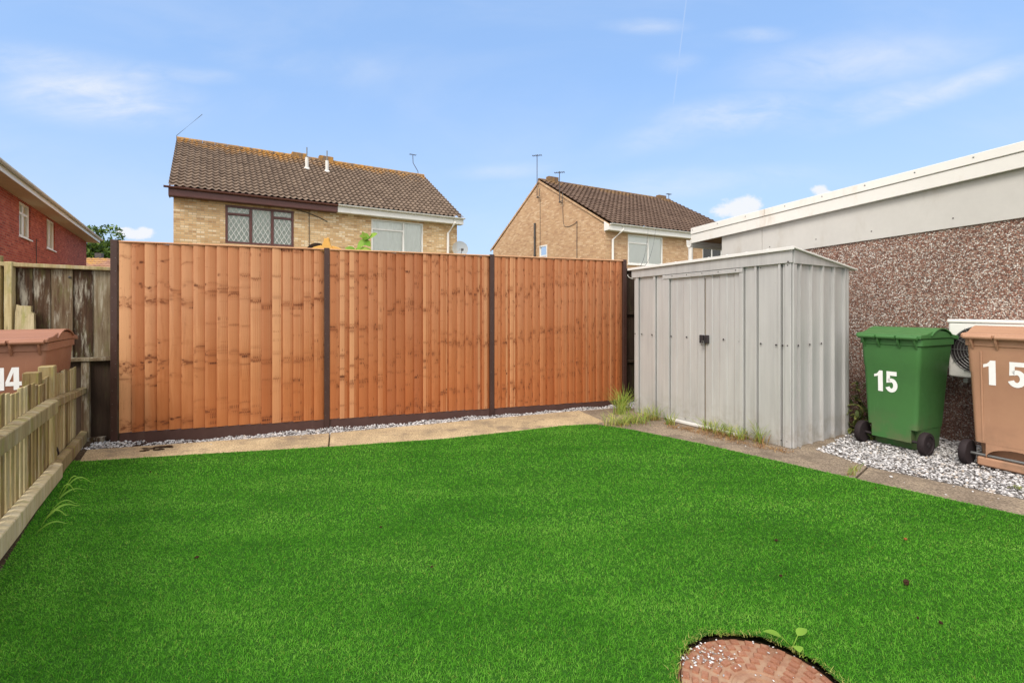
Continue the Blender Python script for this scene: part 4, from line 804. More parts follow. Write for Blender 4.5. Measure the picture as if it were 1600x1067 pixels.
def bin_(label, loc, rvec, mat, w, d, hgt, num, wheels=True, arch=False):
    """local frame: x along the rear face (left to right), y from the rear face towards the front, z up; origin at the rear face's left foot"""
    rz = math.atan2(rvec.y, rvec.x); t = thing('wheelie_bin', label, 'wheelie bin', loc, rz, 'wheelie bins with white house numbers')
    zr = hgt - .075; bx = .045; N = 7
    def ringp(z, xi, y0, y1, rc):
        pts = []
        for (cx, cy, a0) in ((xi + rc, y0 + rc, 180), (w - xi - rc, y0 + rc, 270), (w - xi - rc, y1 - rc, 0), (xi + rc, y1 - rc, 90)):
            for k in range(N): a = math.radians(a0 + 90 * k / (N - 1)); pts.append((cx + rc * math.cos(a), cy + rc * math.sin(a), z))
        return pts
    def loft(rings):
        mb = MB(); n = len(rings[0])
        for r_ in rings: mb.v += r_
        for k in range(len(rings) - 1):
            for j in range(n): a = k * n + j; c = k * n + (j + 1) % n; mb.f.append((a, c, c + n, a + n)); mb.r.append(0)
        mb.f += [tuple(range(n))[::-1], tuple((len(rings) - 1) * n + j for j in range(n))]; mb.r += [0, 0]; return mb
    zc = .20; f = lambda z: bx * (1 - z / zr)
    ry = lambda z: .035 * (1 - z / zr)
    rings = [ringp(zc, f(zc), ry(zc), d - f(zc) * 2.2, .03), ringp(.735 * zr, f(.735 * zr), ry(.735 * zr), d - f(.735 * zr) * 2.2, .035), ringp(.745 * zr, f(.745 * zr) - .004, ry(.745 * zr) - .003, d - f(.745 * zr) * 2.2 + .004, .035), ringp(zr - .06, -.002, -.002, d, .035), ringp(zr - .055, -.014, -.012, d + .014, .035), ringp(zr, -.014, -.012, d + .014, .035)]
    body = smooth_by_angle(loft(rings).build('body', mat, t, local=True), 30)
    # foot: set back at the rear for the axle
    lo = [ringp(.012, bx + .012, .13, d - bx * 2.3 - .012, .03), ringp(.03, bx + .004, .12, d - bx * 2.25, .03), ringp(zc + .004, f(zc) + .004, .10, d - f(zc) * 2.2 - .004, .03)]
    smooth_by_angle(loft(lo).build('foot', mat, t, local=True), 30)
    if arch:
        pts = [(f(zc) + .01, zc + .01)] + [(f(zc) + .01, .06), (f(zc) + .07, .06)]
        mb = MB(); x0, x1 = f(zc) + .02, w - f(zc) - .02; A_ = np.linspace(math.pi, 0, 17); cx = (x0 + x1) / 2; rx = (x1 - x0) / 2 - .05
        up = [(cx + rx * math.cos(a), .09 + .085 * math.sin(a)) for a in A_]
        poly = [(x0, .015), (x0, zc + .002), (x1, zc + .002), (x1, .015), (up[-1][0], .015)] + up[::-1] + [(up[0][0], .015)]
        # skirt with an arched cut-out in front of the axle
        fr = [(x, ry(zc) + .006, z) for x, z in poly]
        tp = [(x, zc + .002) for x, z in up]
        for (xa, za), (xb, zb) in zip(up[:-1], up[1:]): mb.hexa([(xa, .03, za), (xb, .03, zb), (xb, .10, zb), (xa, .10, za), (xa, .03, zc), (xb, .03, zc), (xb, .10, zc), (xa, .10, zc)])
        mb.build('arch_skirt', mat, t, local=True)
        mb = MB(); mb.box(f(zc) + .008, w - f(zc) - .008, .042, .125, .014, .085); mb.build('base_lip', mat, t, local=True, bevel=.012)
    if not arch:
        mb = MB(); x0, x1 = f(zc) + .035, w - f(zc) - .045; a_, c_ = ry(zc) + .0005, ry(.085)
        mb.hexa([(x0, c_, .085), (x1, c_, .085), (x1, .12, .085), (x0, .12, .085), (x0, a_, zc + .004), (x1, a_, zc + .004), (x1, .12, zc + .004), (x0, .12, zc + .004)])
        mb.build('rear_skirt', mat, t, local=True, bevel=.004)
    # lid: domed shell with a lower rim
    prof = [(-.045, zr + .004), (-.045, zr + .035), (-.02, zr + .042), (.10 * d, zr + .046), (.25 * d, zr + .066), (.45 * d, zr + .075), (.62 * d, zr + .070), (.80 * d, zr + .052), (.93 * d, zr + .034), (d + .055, zr + .022), (d + .06, zr - .012), (d + .045, zr - .014), (.86 * d, zr + .002), (.2 * d, zr + .004)]
    mb = MB(); mb.prism([(-.022, y, z) for y, z in prof], (w + .044, 0, 0)); lid = mb.build('lid', mat, t, local=True, bevel=.008, seg=3)
    mb = MB(); A_ = np.linspace(0, 1, 13); ar = [(.22 * d + .62 * d * s, zr + .030 + .058 * math.sin(math.pi * s) ** .8) for s in A_]
    for (ya, za), (yb, zb) in zip(ar[:-1], ar[1:]): mb.hexa([(-.034, ya, za - .003), (w + .034, ya, za - .003), (w + .034, yb, zb - .003), (-.034, yb, zb - .003), (-.034, ya, za + .006), (w + .034, ya, za + .006), (w + .034, yb, zb + .006), (-.034, yb, zb + .006)])
    mb.build('crown', mat, lid, local=True)
    # rear handle bar on brackets
    mb = MB(); zb_ = zr + .012
    for a, c in ((.0, .30), (.335, .64), (.675, 1.)): mb.tube([(w * a, -.048, zb_), (w * c, -.048, zb_)], .0165, 12)
    smooth_by_angle(mb.build('handle_bar', mat, t, local=True))
    for q in (.06, .32, .66, .93): mb = MB(); mb.prism([(w * q, -.06, zb_ + .01), (w * q, -.04, zb_ - .045), (w * q, -.004, zb_ - .10), (w * q, .0, zb_ + .01)], (.014, 0, 0)); mb.build('bracket', mat, t, local=True, bevel=.002)
    for xr in (.16 * w, .84 * w):
        mb = MB(); mb.prism([(xr - .006, ry(.15) + .002, .21), (xr + .006, ry(.15) + .002, .21), (xr + .006, -.002, zr - .10), (xr - .006, -.002, zr - .10)], (0, -.006, 0))
        if arch: mb.build('rib', mat, t, local=True, bevel=.003)
    if wheels:
        mb = MB(); mb.tube([(-.012, .055, .10), (w + .012, .055, .10)], .011, 10); smooth_by_angle(mb.build('axle', M['steel'] if arch else M['black'], t, local=True))
        for xs in (.006, w - .006):
            sg = -1 if xs < w / 2 else 1; mb = MB(); c = (xs - sg * .0, .055, .10)
            mb.lathe(c, (sg, 0, 0), [(.066, -.003), (.094, -.002), (.1, .006), (.1, .036), (.094, .046), (.07, .048), (.066, .040)], 32); wh = smooth_by_angle(mb.build('wheel', M['rubber'], t, local=True), 40)
            mb = MB(); mb.lathe(c, (sg, 0, 0), [(.068, .0), (.068, .036), (.05, .030), (.022, .030), (.02, .044), (.008, .046)], 24); smooth_by_angle(mb.build('rim', M['black'], wh, local=True), 40)
    # number
    for ch, x0, x1, z0, z1 in num:
        mb = MB(); th_ = .0015
        for poly in digit(ch, x1 - x0, z1 - z0):
            fr = [(x0 + x, ry(z0 + z) - .0035, z0 + z) for x, z in poly]; mb.prism(fr, (0, .0025, 0))
        mb.build('house_number', M['decal'], t, local=True)
    return t
rg = Vector((.44, -.9, 0)).normalized()
bin_('green wheelie bin numbered 15 on the gravel by the pebbledash wall', Vector((3.45, 4.083, 0)) - rg * .46, rg, M['green'], .46, .55, 1.06, [('1', .10, .185, .505, .69), ('5', .195, .29, .505, .69)])
bin_('brown wheelie bin numbered 15 at the far right of the gravel', Vector((3.633, 3.836, 0)) - rg * .02, rg, M['brown'], .56, .48, 1.09, [('1', .095, .185, .66, .855), ('5', .24, .345, .66, .855)], arch=True)
r14 = Vector((.866, .5, 0)); w14 = .57
bin_('dull brown wheelie bin numbered 14 behind the picket fence', Vector((-3.49, 3.62, 0)) - r14 * w14, r14, M['brownold'], w14, .70, 1.065, [('1', w14 - .31, w14 - .215, .655, .82), ('4', w14 - .222, w14 - .135, .655, .82)])
# ================================================================ houses
Z_ = Vector((0, 0, 1))
def wall_plane(mb, O, U, N, L, z0, z1, holes=(), depth=.1):
    us_ = sorted({0, L, *[h[0] for h in holes], *[h[1] for h in holes]}); zs = sorted({z0, z1, *[h[2] for h in holes], *[h[3] for h in holes]})
    for a, c in zip(us_[:-1], us_[1:]):
        for e, g in zip(zs[:-1], zs[1:]):
            if any(h[0] - 1e-6 <= a and c <= h[1] + 1e-6 and h[2] - 1e-6 <= e and g <= h[3] + 1e-6 for h in holes): continue
            mb.poly([O + U * a + Z_ * e, O + U * c + Z_ * e, O + U * c + Z_ * g, O + U * a + Z_ * g])
    for a, c, e, g in holes:
        p = [O + U * a + Z_ * e, O + U * c + Z_ * e, O + U * c + Z_ * g, O + U * a + Z_ * g]
        for i in range(4): mb.poly([p[i], p[(i + 1) % 4], p[(i + 1) % 4] - N * depth, p[i] - N * depth])
def window(root, O, U, N, h, vbars, hbars, m, rec=.05, fw=.055, cur='curtain', lattice=None, sill=None, open_light=None):
    """vbars: mullion centres along U; hbars: (u0,u1,z) transoms; in a hole h of the wall plane"""
    a, c, e, g = h; P = lambda u, d, z: O + U * u + N * (d - rec) + Z_ * z
    mb = MB(); dpt = .06
    def bar(u0, u1, z0, z1, d0=-.02, d1=.04): mb.obox(P(u0, d0, z0), U * (u1 - u0), N * (d1 - d0), Z_ * (z1 - z0))
    bar(a, c, e, e + fw); bar(a, c, g - fw, g); bar(a, a + fw, e + fw, g - fw); bar(c - fw, c, e + fw, g - fw)
    for v in vbars: bar(v - fw * .6, v + fw * .6, e + fw, g - fw, -.018, .037)
    for (u0, u1, z) in hbars: bar(u0, u1, z - fw * .55, z + fw * .55, -.019, .034)
    w = mb.build('window', m, root, bevel=.006)
    mb = MB(); mb.poly([P(a + .02, .0, e + .02), P(c - .02, .0, e + .02), P(c - .02, .0, g - .02), P(a + .02, .0, g - .02)]); mb.build('pane', M['glass'], w, recalc=False)
    if cur:
        mb = MB(); n = max(8, int((c - a) / (.09 if cur == 'blind' else .05))); prev = None
        for k in range(n + 1):
            u = a + .03 + (c - a - .06) * k / n; d = -.012 if cur == 'roller' else -.02 - (.0 if k % 2 else (.018 if cur == 'blind' else .010)); row = (P(u, d, e + .02), P(u, d, g - .02))
            if prev: mb.faces([prev[0], row[0], row[1], prev[1]], [(0, 1, 2, 3)])
            prev = row
        mb.build('curtain', M[cur], w, recalc=False)
    mb = MB(); mb.poly([P(a, -.4, e), P(c, -.4, e), P(c, -.4, g), P(a, -.4, g)]); 
    for (x, y) in ((a, a), (c, c)): mb.poly([P(x, -.4, e), P(x, -.04, e), P(x, -.04, g), P(x, -.4, g)])
    mb.poly([P(a, -.4, e), P(c, -.4, e), P(c, -.04, e), P(a, -.04, e)]); mb.poly([P(a, -.4, g), P(c, -.4, g), P(c, -.04, g), P(a, -.04, g)])
    mb.build('room', M['dark'], w, recalc=False)
    if lattice:
        for (u0, u1, z0, z1) in lattice:
            mb = MB(); p, q = .16, .28
            def seg(x0, y0, x1, y1):
                A_, B_ = P(x0, .006, y0), P(x1, .006, y1); d = (B_ - A_).normalized(); s = N.cross(d).normalized() * .0075
                mb.hexa([A_ - s, A_ + s, A_ + s + N * .004, A_ - s + N * .004, B_ - s, B_ + s, B_ + s + N * .004, B_ - s + N * .004])
            k0 = int(math.ceil((u1 - u0) / p + (z1 - z0) / q)) + 1; sl = q / p
            for k in range(-k0, k0 * 2):
                for sg in (1, -1):
                    # line z = z0 + sg*sl*(u-u0) + k*q, clipped
                    us2 = []
                    for uu in (u0, u1):
                        z = z0 + sg * sl * (uu - u0) + k * q
                        if z0 <= z <= z1: us2.append((uu, z))
                    for zz in (z0, z1):
                        uu = u0 + (zz - z0 - k * q) / (sg * sl)
                        if u0 < uu < u1: us2.append((uu, zz))
                    if len(us2) >= 2 and abs(us2[0][0] - us2[1][0]) > .02: seg(*us2[0], *us2[1])
            mb.build('leading', M['white'], w)
    if sill: 
        mb = MB(); mb.obox(O + U * (a - .04) + N * (-.08) + Z_ * (e - .05), U * (c - a + .08), N * .13, Z_ * .045); mb.build('sill', sill, w, bevel=.006)
    return w
def roof_tiles(mb, O, U, L, Sv, SL, Nv, roll, course, hr=.032, lip=.03):
    nu = int(L / roll * 8); nc = int(round(SL / course)); co = SL / nc; rows = []
    for j in range(nc):
        jit = rng.normal(0, .003)
        for (s, off) in ((j * co, lip), ((j + 1) * co, .002)):
            row = []
            for i in range(nu + 1):
                u = L * i / nu; ph = (u / roll) % 1.; hh = hr * (.5 + .5 * math.cos(2 * math.pi * ph)) ** 1.4
                row.append(O + U * u + Sv * s + Nv * (hh + off + jit))
            rows.append(row)
    i0 = len(mb.v)
    for r_ in rows: mb.v += [tuple(p) for p in r_]
    n = nu + 1
    for k in range(len(rows) - 1):
        for i in range(nu): a = i0 + k * n + i; mb.f.append((a, a + 1, a + n + 1, a + n)); mb.r.append(0)
def ray(x, y): return Vector(((x - CX) / F, 1, (HY - y) / F))
CAM = Vector((0, 0, H))
def hit(x, y, P0, Nn):
    d = ray(x, y); t = (P0 - CAM).dot(Nn) / d.dot(Nn); return CAM + d * t
def gutter(mb, A_, B_, Nout, r=.06):
    d = (B_ - A_); prof = [(r * math.cos(a), r * math.sin(a)) for a in np.linspace(math.pi, 2 * math.pi, 9)] + [(r * .85 * math.cos(a), r * .85 * math.sin(a)) for a in np.linspace(2 * math.pi, math.pi, 9)]
    mb.prism([A_ + Nout * x + Z_ * z for x, z in prof], d)
def aerial(root, pts, r, head=None):
    mb = MB(); mb.tube(pts, r, 6)
    if head:
        c, d, L = head; mb.tube([c - d * L * .5, c + d * L * .5], r * .8, 5); s = d.cross(Z_).normalized()
        for k in np.linspace(-.45, .45, 6): q = c + d * L * k; mb.tube([q - s * L * .28, q + s * L * .28], r * .6, 4)
    return mb.build('aerial', M['iron'], root)
# ---------------------------------------------------------------- house A: pair of pale brick semis behind the orange fence
AU = Vector((1210, 755, 0)).normalized(); AN = Vector((AU.y, -AU.x, 0)); AB = -AN
A0 = Vector((-11.14, 15.9, 0)); AL = 10.27; AD = 8.6; AZ = 4.88
hA = thing('semi_detached_house', 'pale buff brick semi detached houses with brown and white gutters behind the orange fence', 'house', A0 + AU * AL / 2)
h1 = (1.467, 3.641, 3.47, 4.80); h2 = (6.494, 8.687, 3.42, 4.80)
low = [(1.0, 2.2, .0, 2.1), (3.0, 4.4, .9, 2.1), (6.0, 7.2, .0, 2.1), (7.9, 9.3, .9, 2.1)]
mb = MB(); wall_plane(mb, A0, AU, AN, AL, -.1, AZ + .1, [h1, h2], .08)
RZ_A = 8.02; EA = 5.14; ov = .33; half = AD / 2
for base in (A0, A0 + AU * AL):
    mb.poly([base + Z_ * -.1, base + AB * AD + Z_ * -.1, base + AB * AD + Z_ * EA, base + AB * half + Z_ * (RZ_A - .12), base + Z_ * EA])
mb.poly([A0 + AB * AD + Z_ * -.1, A0 + AU * AL + AB * AD + Z_ * -.1, A0 + AU * AL + AB * AD + Z_ * EA, A0 + AB * AD + Z_ * EA]); mb.build('wall', M['buff'], hA, recalc=False)
window(hA, A0, AU, AN, h1, [2.245, 2.93], [(h1[0], 2.245, 4.50), (2.93, h1[1], 4.50)], M['brownpvc'], cur='net', lattice=[(h1[0] + .09, 2.19, 3.56, 4.44), (h1[0] + .09, 2.19, 4.55, 4.72), (2.31, 2.87, 3.53, 4.74), (3.0, h1[1] - .09, 3.56, 4.44), (3.0, h1[1] - .09, 4.55, 4.72)], fw=.075)
window(hA, A0, AU, AN, h2, [7.83], [(h2[0], 7.83, 4.40)], M['white'], cur='blind', fw=.06)
party = 5.13
E0 = A0 + AN * ov - AU * .12; E1 = A0 + AN * ov + AU * (AL + .16)
pit = math.atan2(RZ_A - EA, half + ov); Sv = (AB * math.cos(pit) + Z_ * math.sin(pit)); Nv = (AN * math.sin(pit) + Z_ * math.cos(pit)); SL = (half + ov) / math.cos(pit)
mb = MB(); O_ = E0 + Z_ * EA; roof_tiles(mb, O_, AU, (E1 - E0).length, Sv, SL, Nv, .2, .3, .05, .055)
Eb = A0 + AB * (AD + ov) - AU * .12 + Z_ * EA; Sb = (AN * math.cos(pit) + Z_ * math.sin(pit)); mb.poly([Eb, Eb + AU * (E1 - E0).length, Eb + AU * (E1 - E0).length + Sb * SL, Eb + Sb * SL])
rfA = smooth_by_angle(mb.build('roof', M['tileA'], hA, frame=(O_, AU, Sv), recalc=False), 50)
mb = MB(); pk = O_ + Sv * SL + Z_ * .02; n = 24
for k in range(n): mb.tube([pk + AU * ((E1 - E0).length * k / n), pk + AU * ((E1 - E0).length * (k + 1) / n - .01) + Z_ * .006], .1, 12)
mb.build('ridge_tiles', M['tileA'], rfA, smooth=False, frame=(O_, AU, Sv))
for x in (467.5, 509.5):
    p = hit(x, 249 if x < 500 else 254, pk, AN); mb = MB(); mb.obox(p - AU * .32 + Z_ * (-.1) - AN * .15, AU * .62, AN * .3, Z_ * .36); mb.build('ridge_vent', M['tileA'], rfA, frame=(O_, AU, Sv), bevel=.02)
for x, y in ((479.5, 264), (511, 268.5)):
    p = hit(x, y, O_ + Nv * .03, Nv); mb = MB(); mb.tube([p - Z_ * .1, p + Z_ * .48], .07, 12); fl = mb.build('flue_pipe', M['garagetrim'], rfA); mb = MB(); mb.tube([p + Z_ * .46, p + Z_ * .92], .026, 8); mb.build('flue_mast', M['steel'], rfA)
    mb = MB(); mb.lathe(p + Nv * .015, Nv, [(.12, 0), (.11, .03), (.075, .05)], 14); mb.build('collar', M['garagetrim'], rfA)
for a, c, mt, gm in ((-.12, party, M['brownpvc'], M['gutterbrown']), (party + .006, AL + .16, M['white'], M['white'])):
    mb = MB(); mb.obox(A0 + AU * a + AN * (ov - .03) + Z_ * AZ, AU * (c - a), AN * .025, Z_ * (EA - AZ - .02)); fa_ = mb.build('fascia', mt, hA, bevel=.005)
    mb = MB(); mb.obox(A0 + AU * a + AN * .0 + Z_ * (AZ - .012), AU * (c - a), AN * (ov - .006), Z_ * .01); mb.build('soffit', mt, hA)
    mb = MB(); gutter(mb, A0 + AU * (a - (.12 if a < 0 else 0)) + AN * (ov + .065) + Z_ * (EA + .01), A0 + AU * (c + (.03 if a > 0 else 0)) + AN * (ov + .065) + Z_ * (EA - .005), AN); mb.build('gutter', gm, hA)
mb = MB()
for a, c in ((0., party - .0), (party + .0, AL)): pass
mb.prism([A0 - AU * .115 + AN * (ov + .005) + Z_ * (AZ - .02), A0 - AU * .115 + AN * (ov + .005) + Z_ * (EA - .02), A0 - AU * .115 - AN * .1 + Z_ * (EA + .2), A0 - AU * .115 - AN * .1 + Z_ * (AZ - .02)], AU * .03); mb.build('bargeboard', M['brownpvc'], hA)
for base, m_ in ((A0 - AU * .11, M['brownpvc']), (A0 + AU * (AL + .13), M['white'])):
    mb = MB(); e = base + AN * ov + Z_ * (EA - .03); mb.prism([e, e + Sv * SL, e + Sv * SL - Z_ * .14, e - Z_ * .14], AU * .02); mb.build('verge', m_, hA)
dpx = 9.86
def downpipe(root, O, U, N, u, zt, m, jog=.30, off=.0):
    mb = MB(); b0 = O + U * u; mb.tube([b0 + U * jog * .9 + N * (ov + .05) + Z_ * (zt + .0), b0 + U * jog * .9 + N * (ov + .05) + Z_ * (zt - .22), b0 + N * .08 + Z_ * (zt - .66), b0 + N * .08 + Z_ * .1], .055, 10); return mb.build('downpipe', m, root)
downpipe(hA, A0, AU, AN, 9.80, EA - .02, M['white'], .22)
mb = MB(); mb.tube([A0 + AU * 4.17 + AN * .012 + Z_ * .2, A0 + AU * 4.17 + AN * .012 + Z_ * AZ], .012, 5); cv = [A0 + AU * (3.7 + .16 * k) + AN * (.03) + Z_ * (AZ - .02 - .012 * k * k * .35 - .02 * k) for k in range(8)]; mb.tube(cv, .014, 5); mb.build('cable', M['iron'], hA)
dc = Vector((-2.26, 21.05, 3.80)); dn_ = Vector((.28, -.92, .22)).normalized(); sd_ = None
mb = MB(); mb.lathe(dc, dn_, [(.02, -.06), (.16, -.045), (.27, -.015), (.345, .02), (.35, .022), (.27, -.008), (.16, -.036), (.02, -.05)], 28); ds = smooth_by_angle(mb.build('satellite_dish', M['dish'], hA))
lw = dn_.cross(Z_).normalized(); upd = lw.cross(dn_)
mb = MB(); f_ = dc + dn_ * .40 - upd * .20; mb.tube([dc - upd * .34, f_], .012, 6); mb.obox(f_ - lw * .05 - Z_ * .03, lw * .1, dn_ * .09, Z_ * .07); mb.tube([dc - dn_ * .05, dc - dn_ * .22 - AU * .0, A0 + AU * (AL + .0) + AB * .1 + Z_ * 3.7], .018, 6); mb.build('arm', M['iron'], ds)
aerial(hA, [hit(276, 242, A0 + AB * .3, AN), hit(276, 212, A0 + AB * .3, AN), hit(316, 179, A0 + AB * .3, AN)], .009)
pR = pk + AU * ((E1 - E0).length - .05); aerial(hA, [hit(653.5, 279, pR, AN), hit(653, 268, pR, AN), hit(645.5, 255, pR, AN), hit(645, 243, pR, AN)], .018, (hit(645, 242, pR, AN), AU, .35))
# ---------------------------------------------------------------- house B: tan brick, gable towards us
BU = Vector((1300, 755, 0)).normalized(); BN = Vector((BU.y, -BU.x, 0)); BB = -BN; B0 = Vector((4.37, 22.6, 0)); BLn = 10.5; BD = 11.2; BZ = 4.84; EB = 5.12; RB = 8.46; bh = BD / 2
hB = thing('semi_detached_house', 'tan brick semi detached house with its plain gable end turned to the garden', 'house', B0 + BU * BLn / 2)
h1 = (1.406, 3.76, 3.34, 4.78); h2 = (6.82, 9.1, 3.34, 4.78); hg = (4.82, 5.59, 3.3, 4.73)
mb = MB(); wall_plane(mb, B0, BU, BN, BLn, -.1, BZ + .1, [h1, h2], .08)
gO = B0; gU = BB; gN = -BU
wall_plane(mb, gO, gU, gN, BD, -.1, EB, [hg], .08); mb.poly([gO + Z_ * EB, gO + gU * BD + Z_ * EB, gO + gU * bh + Z_ * (RB - .06)])
o1 = B0 + BU * BLn; mb.poly([o1 + Z_ * -.1, o1 + BB * BD + Z_ * -.1, o1 + BB * BD + Z_ * EB, o1 + BB * bh + Z_ * (RB - .06), o1 + Z_ * EB]); mb.poly([B0 + BB * BD + Z_ * -.1, o1 + BB * BD + Z_ * -.1, o1 + BB * BD + Z_ * EB, B0 + BB * BD + Z_ * EB])
mb.build('wall', M['tan'], hB, recalc=False)
window(hB, B0, BU, BN, h1, [2.77], [(h1[0], 2.77, 4.38)], M['white'], fw=.07, cur='roller', sill=M['white'], rec=.03)
window(hB, B0, BU, BN, h2, [7.6, 8.4], [], M['white'], fw=.06, cur=None)
window(hB, gO, gU, gN, hg, [], [(hg[0], hg[1], 4.13)], M['white'], fw=.08, cur='roller', rec=.03)
pit = math.atan2(RB - EB, bh + ov); Sv = (BB * math.cos(pit) + Z_ * math.sin(pit)); Nv = (BN * math.sin(pit) + Z_ * math.cos(pit)); SL = (bh + ov) / math.cos(pit)
O_ = B0 + BN * ov - BU * .05 + Z_ * EB; LB = BLn + .12
mb = MB(); roof_tiles(mb, O_, BU, LB, Sv, SL, Nv, .3, .36, .06, .065); Eb = B0 + BB * (BD + ov) - BU * .05 + Z_ * EB; Sb = (BN * math.cos(pit) + Z_ * math.sin(pit)); mb.poly([Eb, Eb + BU * LB, Eb + BU * LB + Sb * SL, Eb + Sb * SL])
rfB = smooth_by_angle(mb.build('roof', M['tileB'], hB, frame=(O_, BU, Sv), recalc=False), 50)
pk = O_ + Sv * SL + Z_ * .02; mb = MB(); n = 24
for k in range(n): mb.tube([pk + BU * (LB * k / n), pk + BU * (LB * (k + 1) / n - .01) + Z_ * .006], .1, 12)
mb.build('ridge_tiles', M['tileB'], rfB, frame=(O_, BU, Sv))
for x, y in ((863, 283), (1033, 311)):
    p = hit(x, y, pk, BN); mb = MB(); mb.obox(p - BU * .35 + Z_ * -.1 - BN * .15, BU * .7, BN * .3, Z_ * .32); mb.build('ridge_vent', M['tileB'], rfB, frame=(O_, BU, Sv), bevel=.02)
mb = MB(); vt = B0 - BU * .055
mb.prism([vt + BN * ov + Z_ * (EB - .02), vt + BB * bh + Z_ * (RB + .0), vt + BB * (BD + ov) + Z_ * (EB - .02), vt + BB * (BD + ov) + Z_ * (EB - .12), vt + BB * bh + Z_ * (RB - .12), vt + BN * ov + Z_ * (EB - .12)], BU * .05); mb.build('verge', M['tan'], hB)
mb = MB(); mb.obox(B0 - BU * .06 + BN * (ov - .03) + Z_ * BZ, BU * (BLn + .12), BN * .025, Z_ * (EB - BZ - .02)); mb.build('fascia', M['white'], hB, bevel=.005)
mb = MB(); mb.prism([B0 - BU * .07 + BN * x + Z_ * z for x, z in ((ov - .002, BZ), (ov - .002, EB - .05), (-.02, EB + .16), (-.02, BZ - .02))], BU * .06); mb.build('box_end', M['white'], hB)
mb = MB(); mb.obox(B0 + BU * .0 + Z_ * (BZ - .012), BU * BLn, BN * (ov - .006), Z_ * .01); mb.build('soffit', M['white'], hB)
mb = MB(); gutter(mb, B0 - BU * .02 + BN * (ov + .065) + Z_ * (EB + .01), o1 + BU * .05 + BN * (ov + .065) + Z_ * EB, BN); mb.build('gutter', M['white'], hB)
downpipe(hB, B0, BU, BN, .38, EB - .02, M['white'], .42)
mb = MB(); p = gO + gU * 5.99 + gN * .07; mb.tube([p + Z_ * .1, p + Z_ * 6.08], .06, 10)
for z in (4.2, 5.2): mb.tube([p + Z_ * z, p + Z_ * (z + .1)], .075, 10)
mb.build('soil_pipe', M['iron'], hB)
mb = MB(); mb.tube([gO + gU * 2.13 + gN * .02 + Z_ * .3, gO + gU * 2.13 + gN * .02 + Z_ * 5.6], .018, 5); cv = [gO + gU * u + gN * .02 + Z_ * z for u, z in ((3.36, 6.9), (3.3, 5.75), (3.2, 5.5), (2.8, 5.42), (2.3, 5.5), (2.13, 5.6))]; mb.tube(cv, .012, 5); mb.tube([gO + gU * 5.5 + gN * .02 + Z_ * 4.6, gO + gU * 5.5 + gN * .02 + Z_ * 7.4], .01, 5); mb.build('cable', M['iron'], hB)
for u, z0, z1 in ((5.6, 7.42, 9.9), (3.44, 6.75, 8.42)):
    p = gO + gU * u + gN * .16; ar_ = aerial(hB, [p + Z_ * z0, p + Z_ * z1], .022, (p + Z_ * (z1 - .06), (BU * .7 - BB * .7).normalized(), .55)); mb = MB(); mb.obox(p - gU * .03 + Z_ * (z0 + .02) - gN * .16, gU * .05, gN * .2, Z_ * .04); mb.obox(p - gU * .3 + Z_ * (z0 + .05), gU * .3, gN * .02, Z_ * .03); mb.obox(p - gU * .3 + Z_ * (z0 + .05), gU * .03, gN * .02, Z_ * .45); mb.build('bracket', M['iron'], ar_)
p = pk + BU * (LB - .1); aerial(hB, [p, p + Z_ * .45], .02, (p + Z_ * .42, BU, .4))
# ---------------------------------------------------------------- house C: red brick, at the left
CU = Vector((-.557, .83, 0)).normalized(); CN = Vector((CU.y, -CU.x, 0)); CB = -CN; C0 = Vector((-12.945, 11.55, 0)); cs, ce = -5.0, 15.9; CZ = 4.62; EC = 4.80; cov = .5; CD = 8.0
hC = thing('brick_house', 'dark red brick house with white soffit at the far left', 'house', C0 + CU * 6)
w1 = (4.02, 5.34, 3.47, 4.56); w2 = (7.53, 8.87, 3.45, 4.56); Oc = C0 + CU * cs
sh = lambda h: (h[0] - cs, h[1] - cs, h[2], h[3])
mb = MB(); wall_plane(mb, Oc, CU, CN, ce - cs, -.1, CZ + .1, [sh(w1), sh(w2)], .10)
pitc = R(27); rc_ = EC + (CD / 2 + cov) * math.tan(pitc)
for b0 in (C0 + CU * ce, Oc): mb.poly([b0 + Z_ * -.1, b0 + CB * CD + Z_ * -.1, b0 + CB * CD + Z_ * EC, b0 + CB * CD / 2 + Z_ * (rc_ - .15), b0 + Z_ * EC])
mb.poly([Oc + CB * CD + Z_ * -.1, C0 + CU * ce + CB * CD + Z_ * -.1, C0 + CU * ce + CB * CD + Z_ * EC, Oc + CB * CD + Z_ * EC]); mb.build('wall', M['red'], hC, recalc=False)
for h in (w1, w2): a = sh(h); window(hC, Oc, CU, CN, a, [(a[0] + a[1]) / 2], [(a[0], (a[0] + a[1]) / 2, 4.22), ((a[0] + a[1]) / 2, a[1], 4.22)] if h is w1 else [], M['white'], rec=.085, fw=.07, sill=M['white'])
e0 = Oc + CN * cov; Lc = ce - cs + .35; Sv = (CB * math.cos(pitc) + Z_ * math.sin(pitc)); Nv = (CN * math.sin(pitc) + Z_ * math.cos(pitc)); SLc = (CD / 2 + cov) / math.cos(pitc)
mb = MB(); O_ = e0 + Z_ * (EC + .02); roof_tiles(mb, O_, CU, Lc, Sv, SLc, Nv, .26, .32); eb = Oc + CB * (CD + cov) + Z_ * (EC + .02); Sb = (CN * math.cos(pitc) + Z_ * math.sin(pitc)); mb.poly([eb, eb + CU * Lc, eb + CU * Lc + Sb * SLc, eb + Sb * SLc]); smooth_by_angle(mb.build('roof', M['tileD'], hC, frame=(O_ - Sv * 3, CU, Sv), recalc=False), 50)
mb = MB(); mb.obox(e0 - CN * .03 + Z_ * CZ, CU * Lc, CN * .025, Z_ * .17); mb.build('fascia', M['white'], hC, bevel=.005)
mb = MB(); mb.obox(Oc + Z_ * (CZ - .012), CU * Lc, CN * (cov - .006), Z_ * .01); mb.build('soffit', M['soffit'], hC)
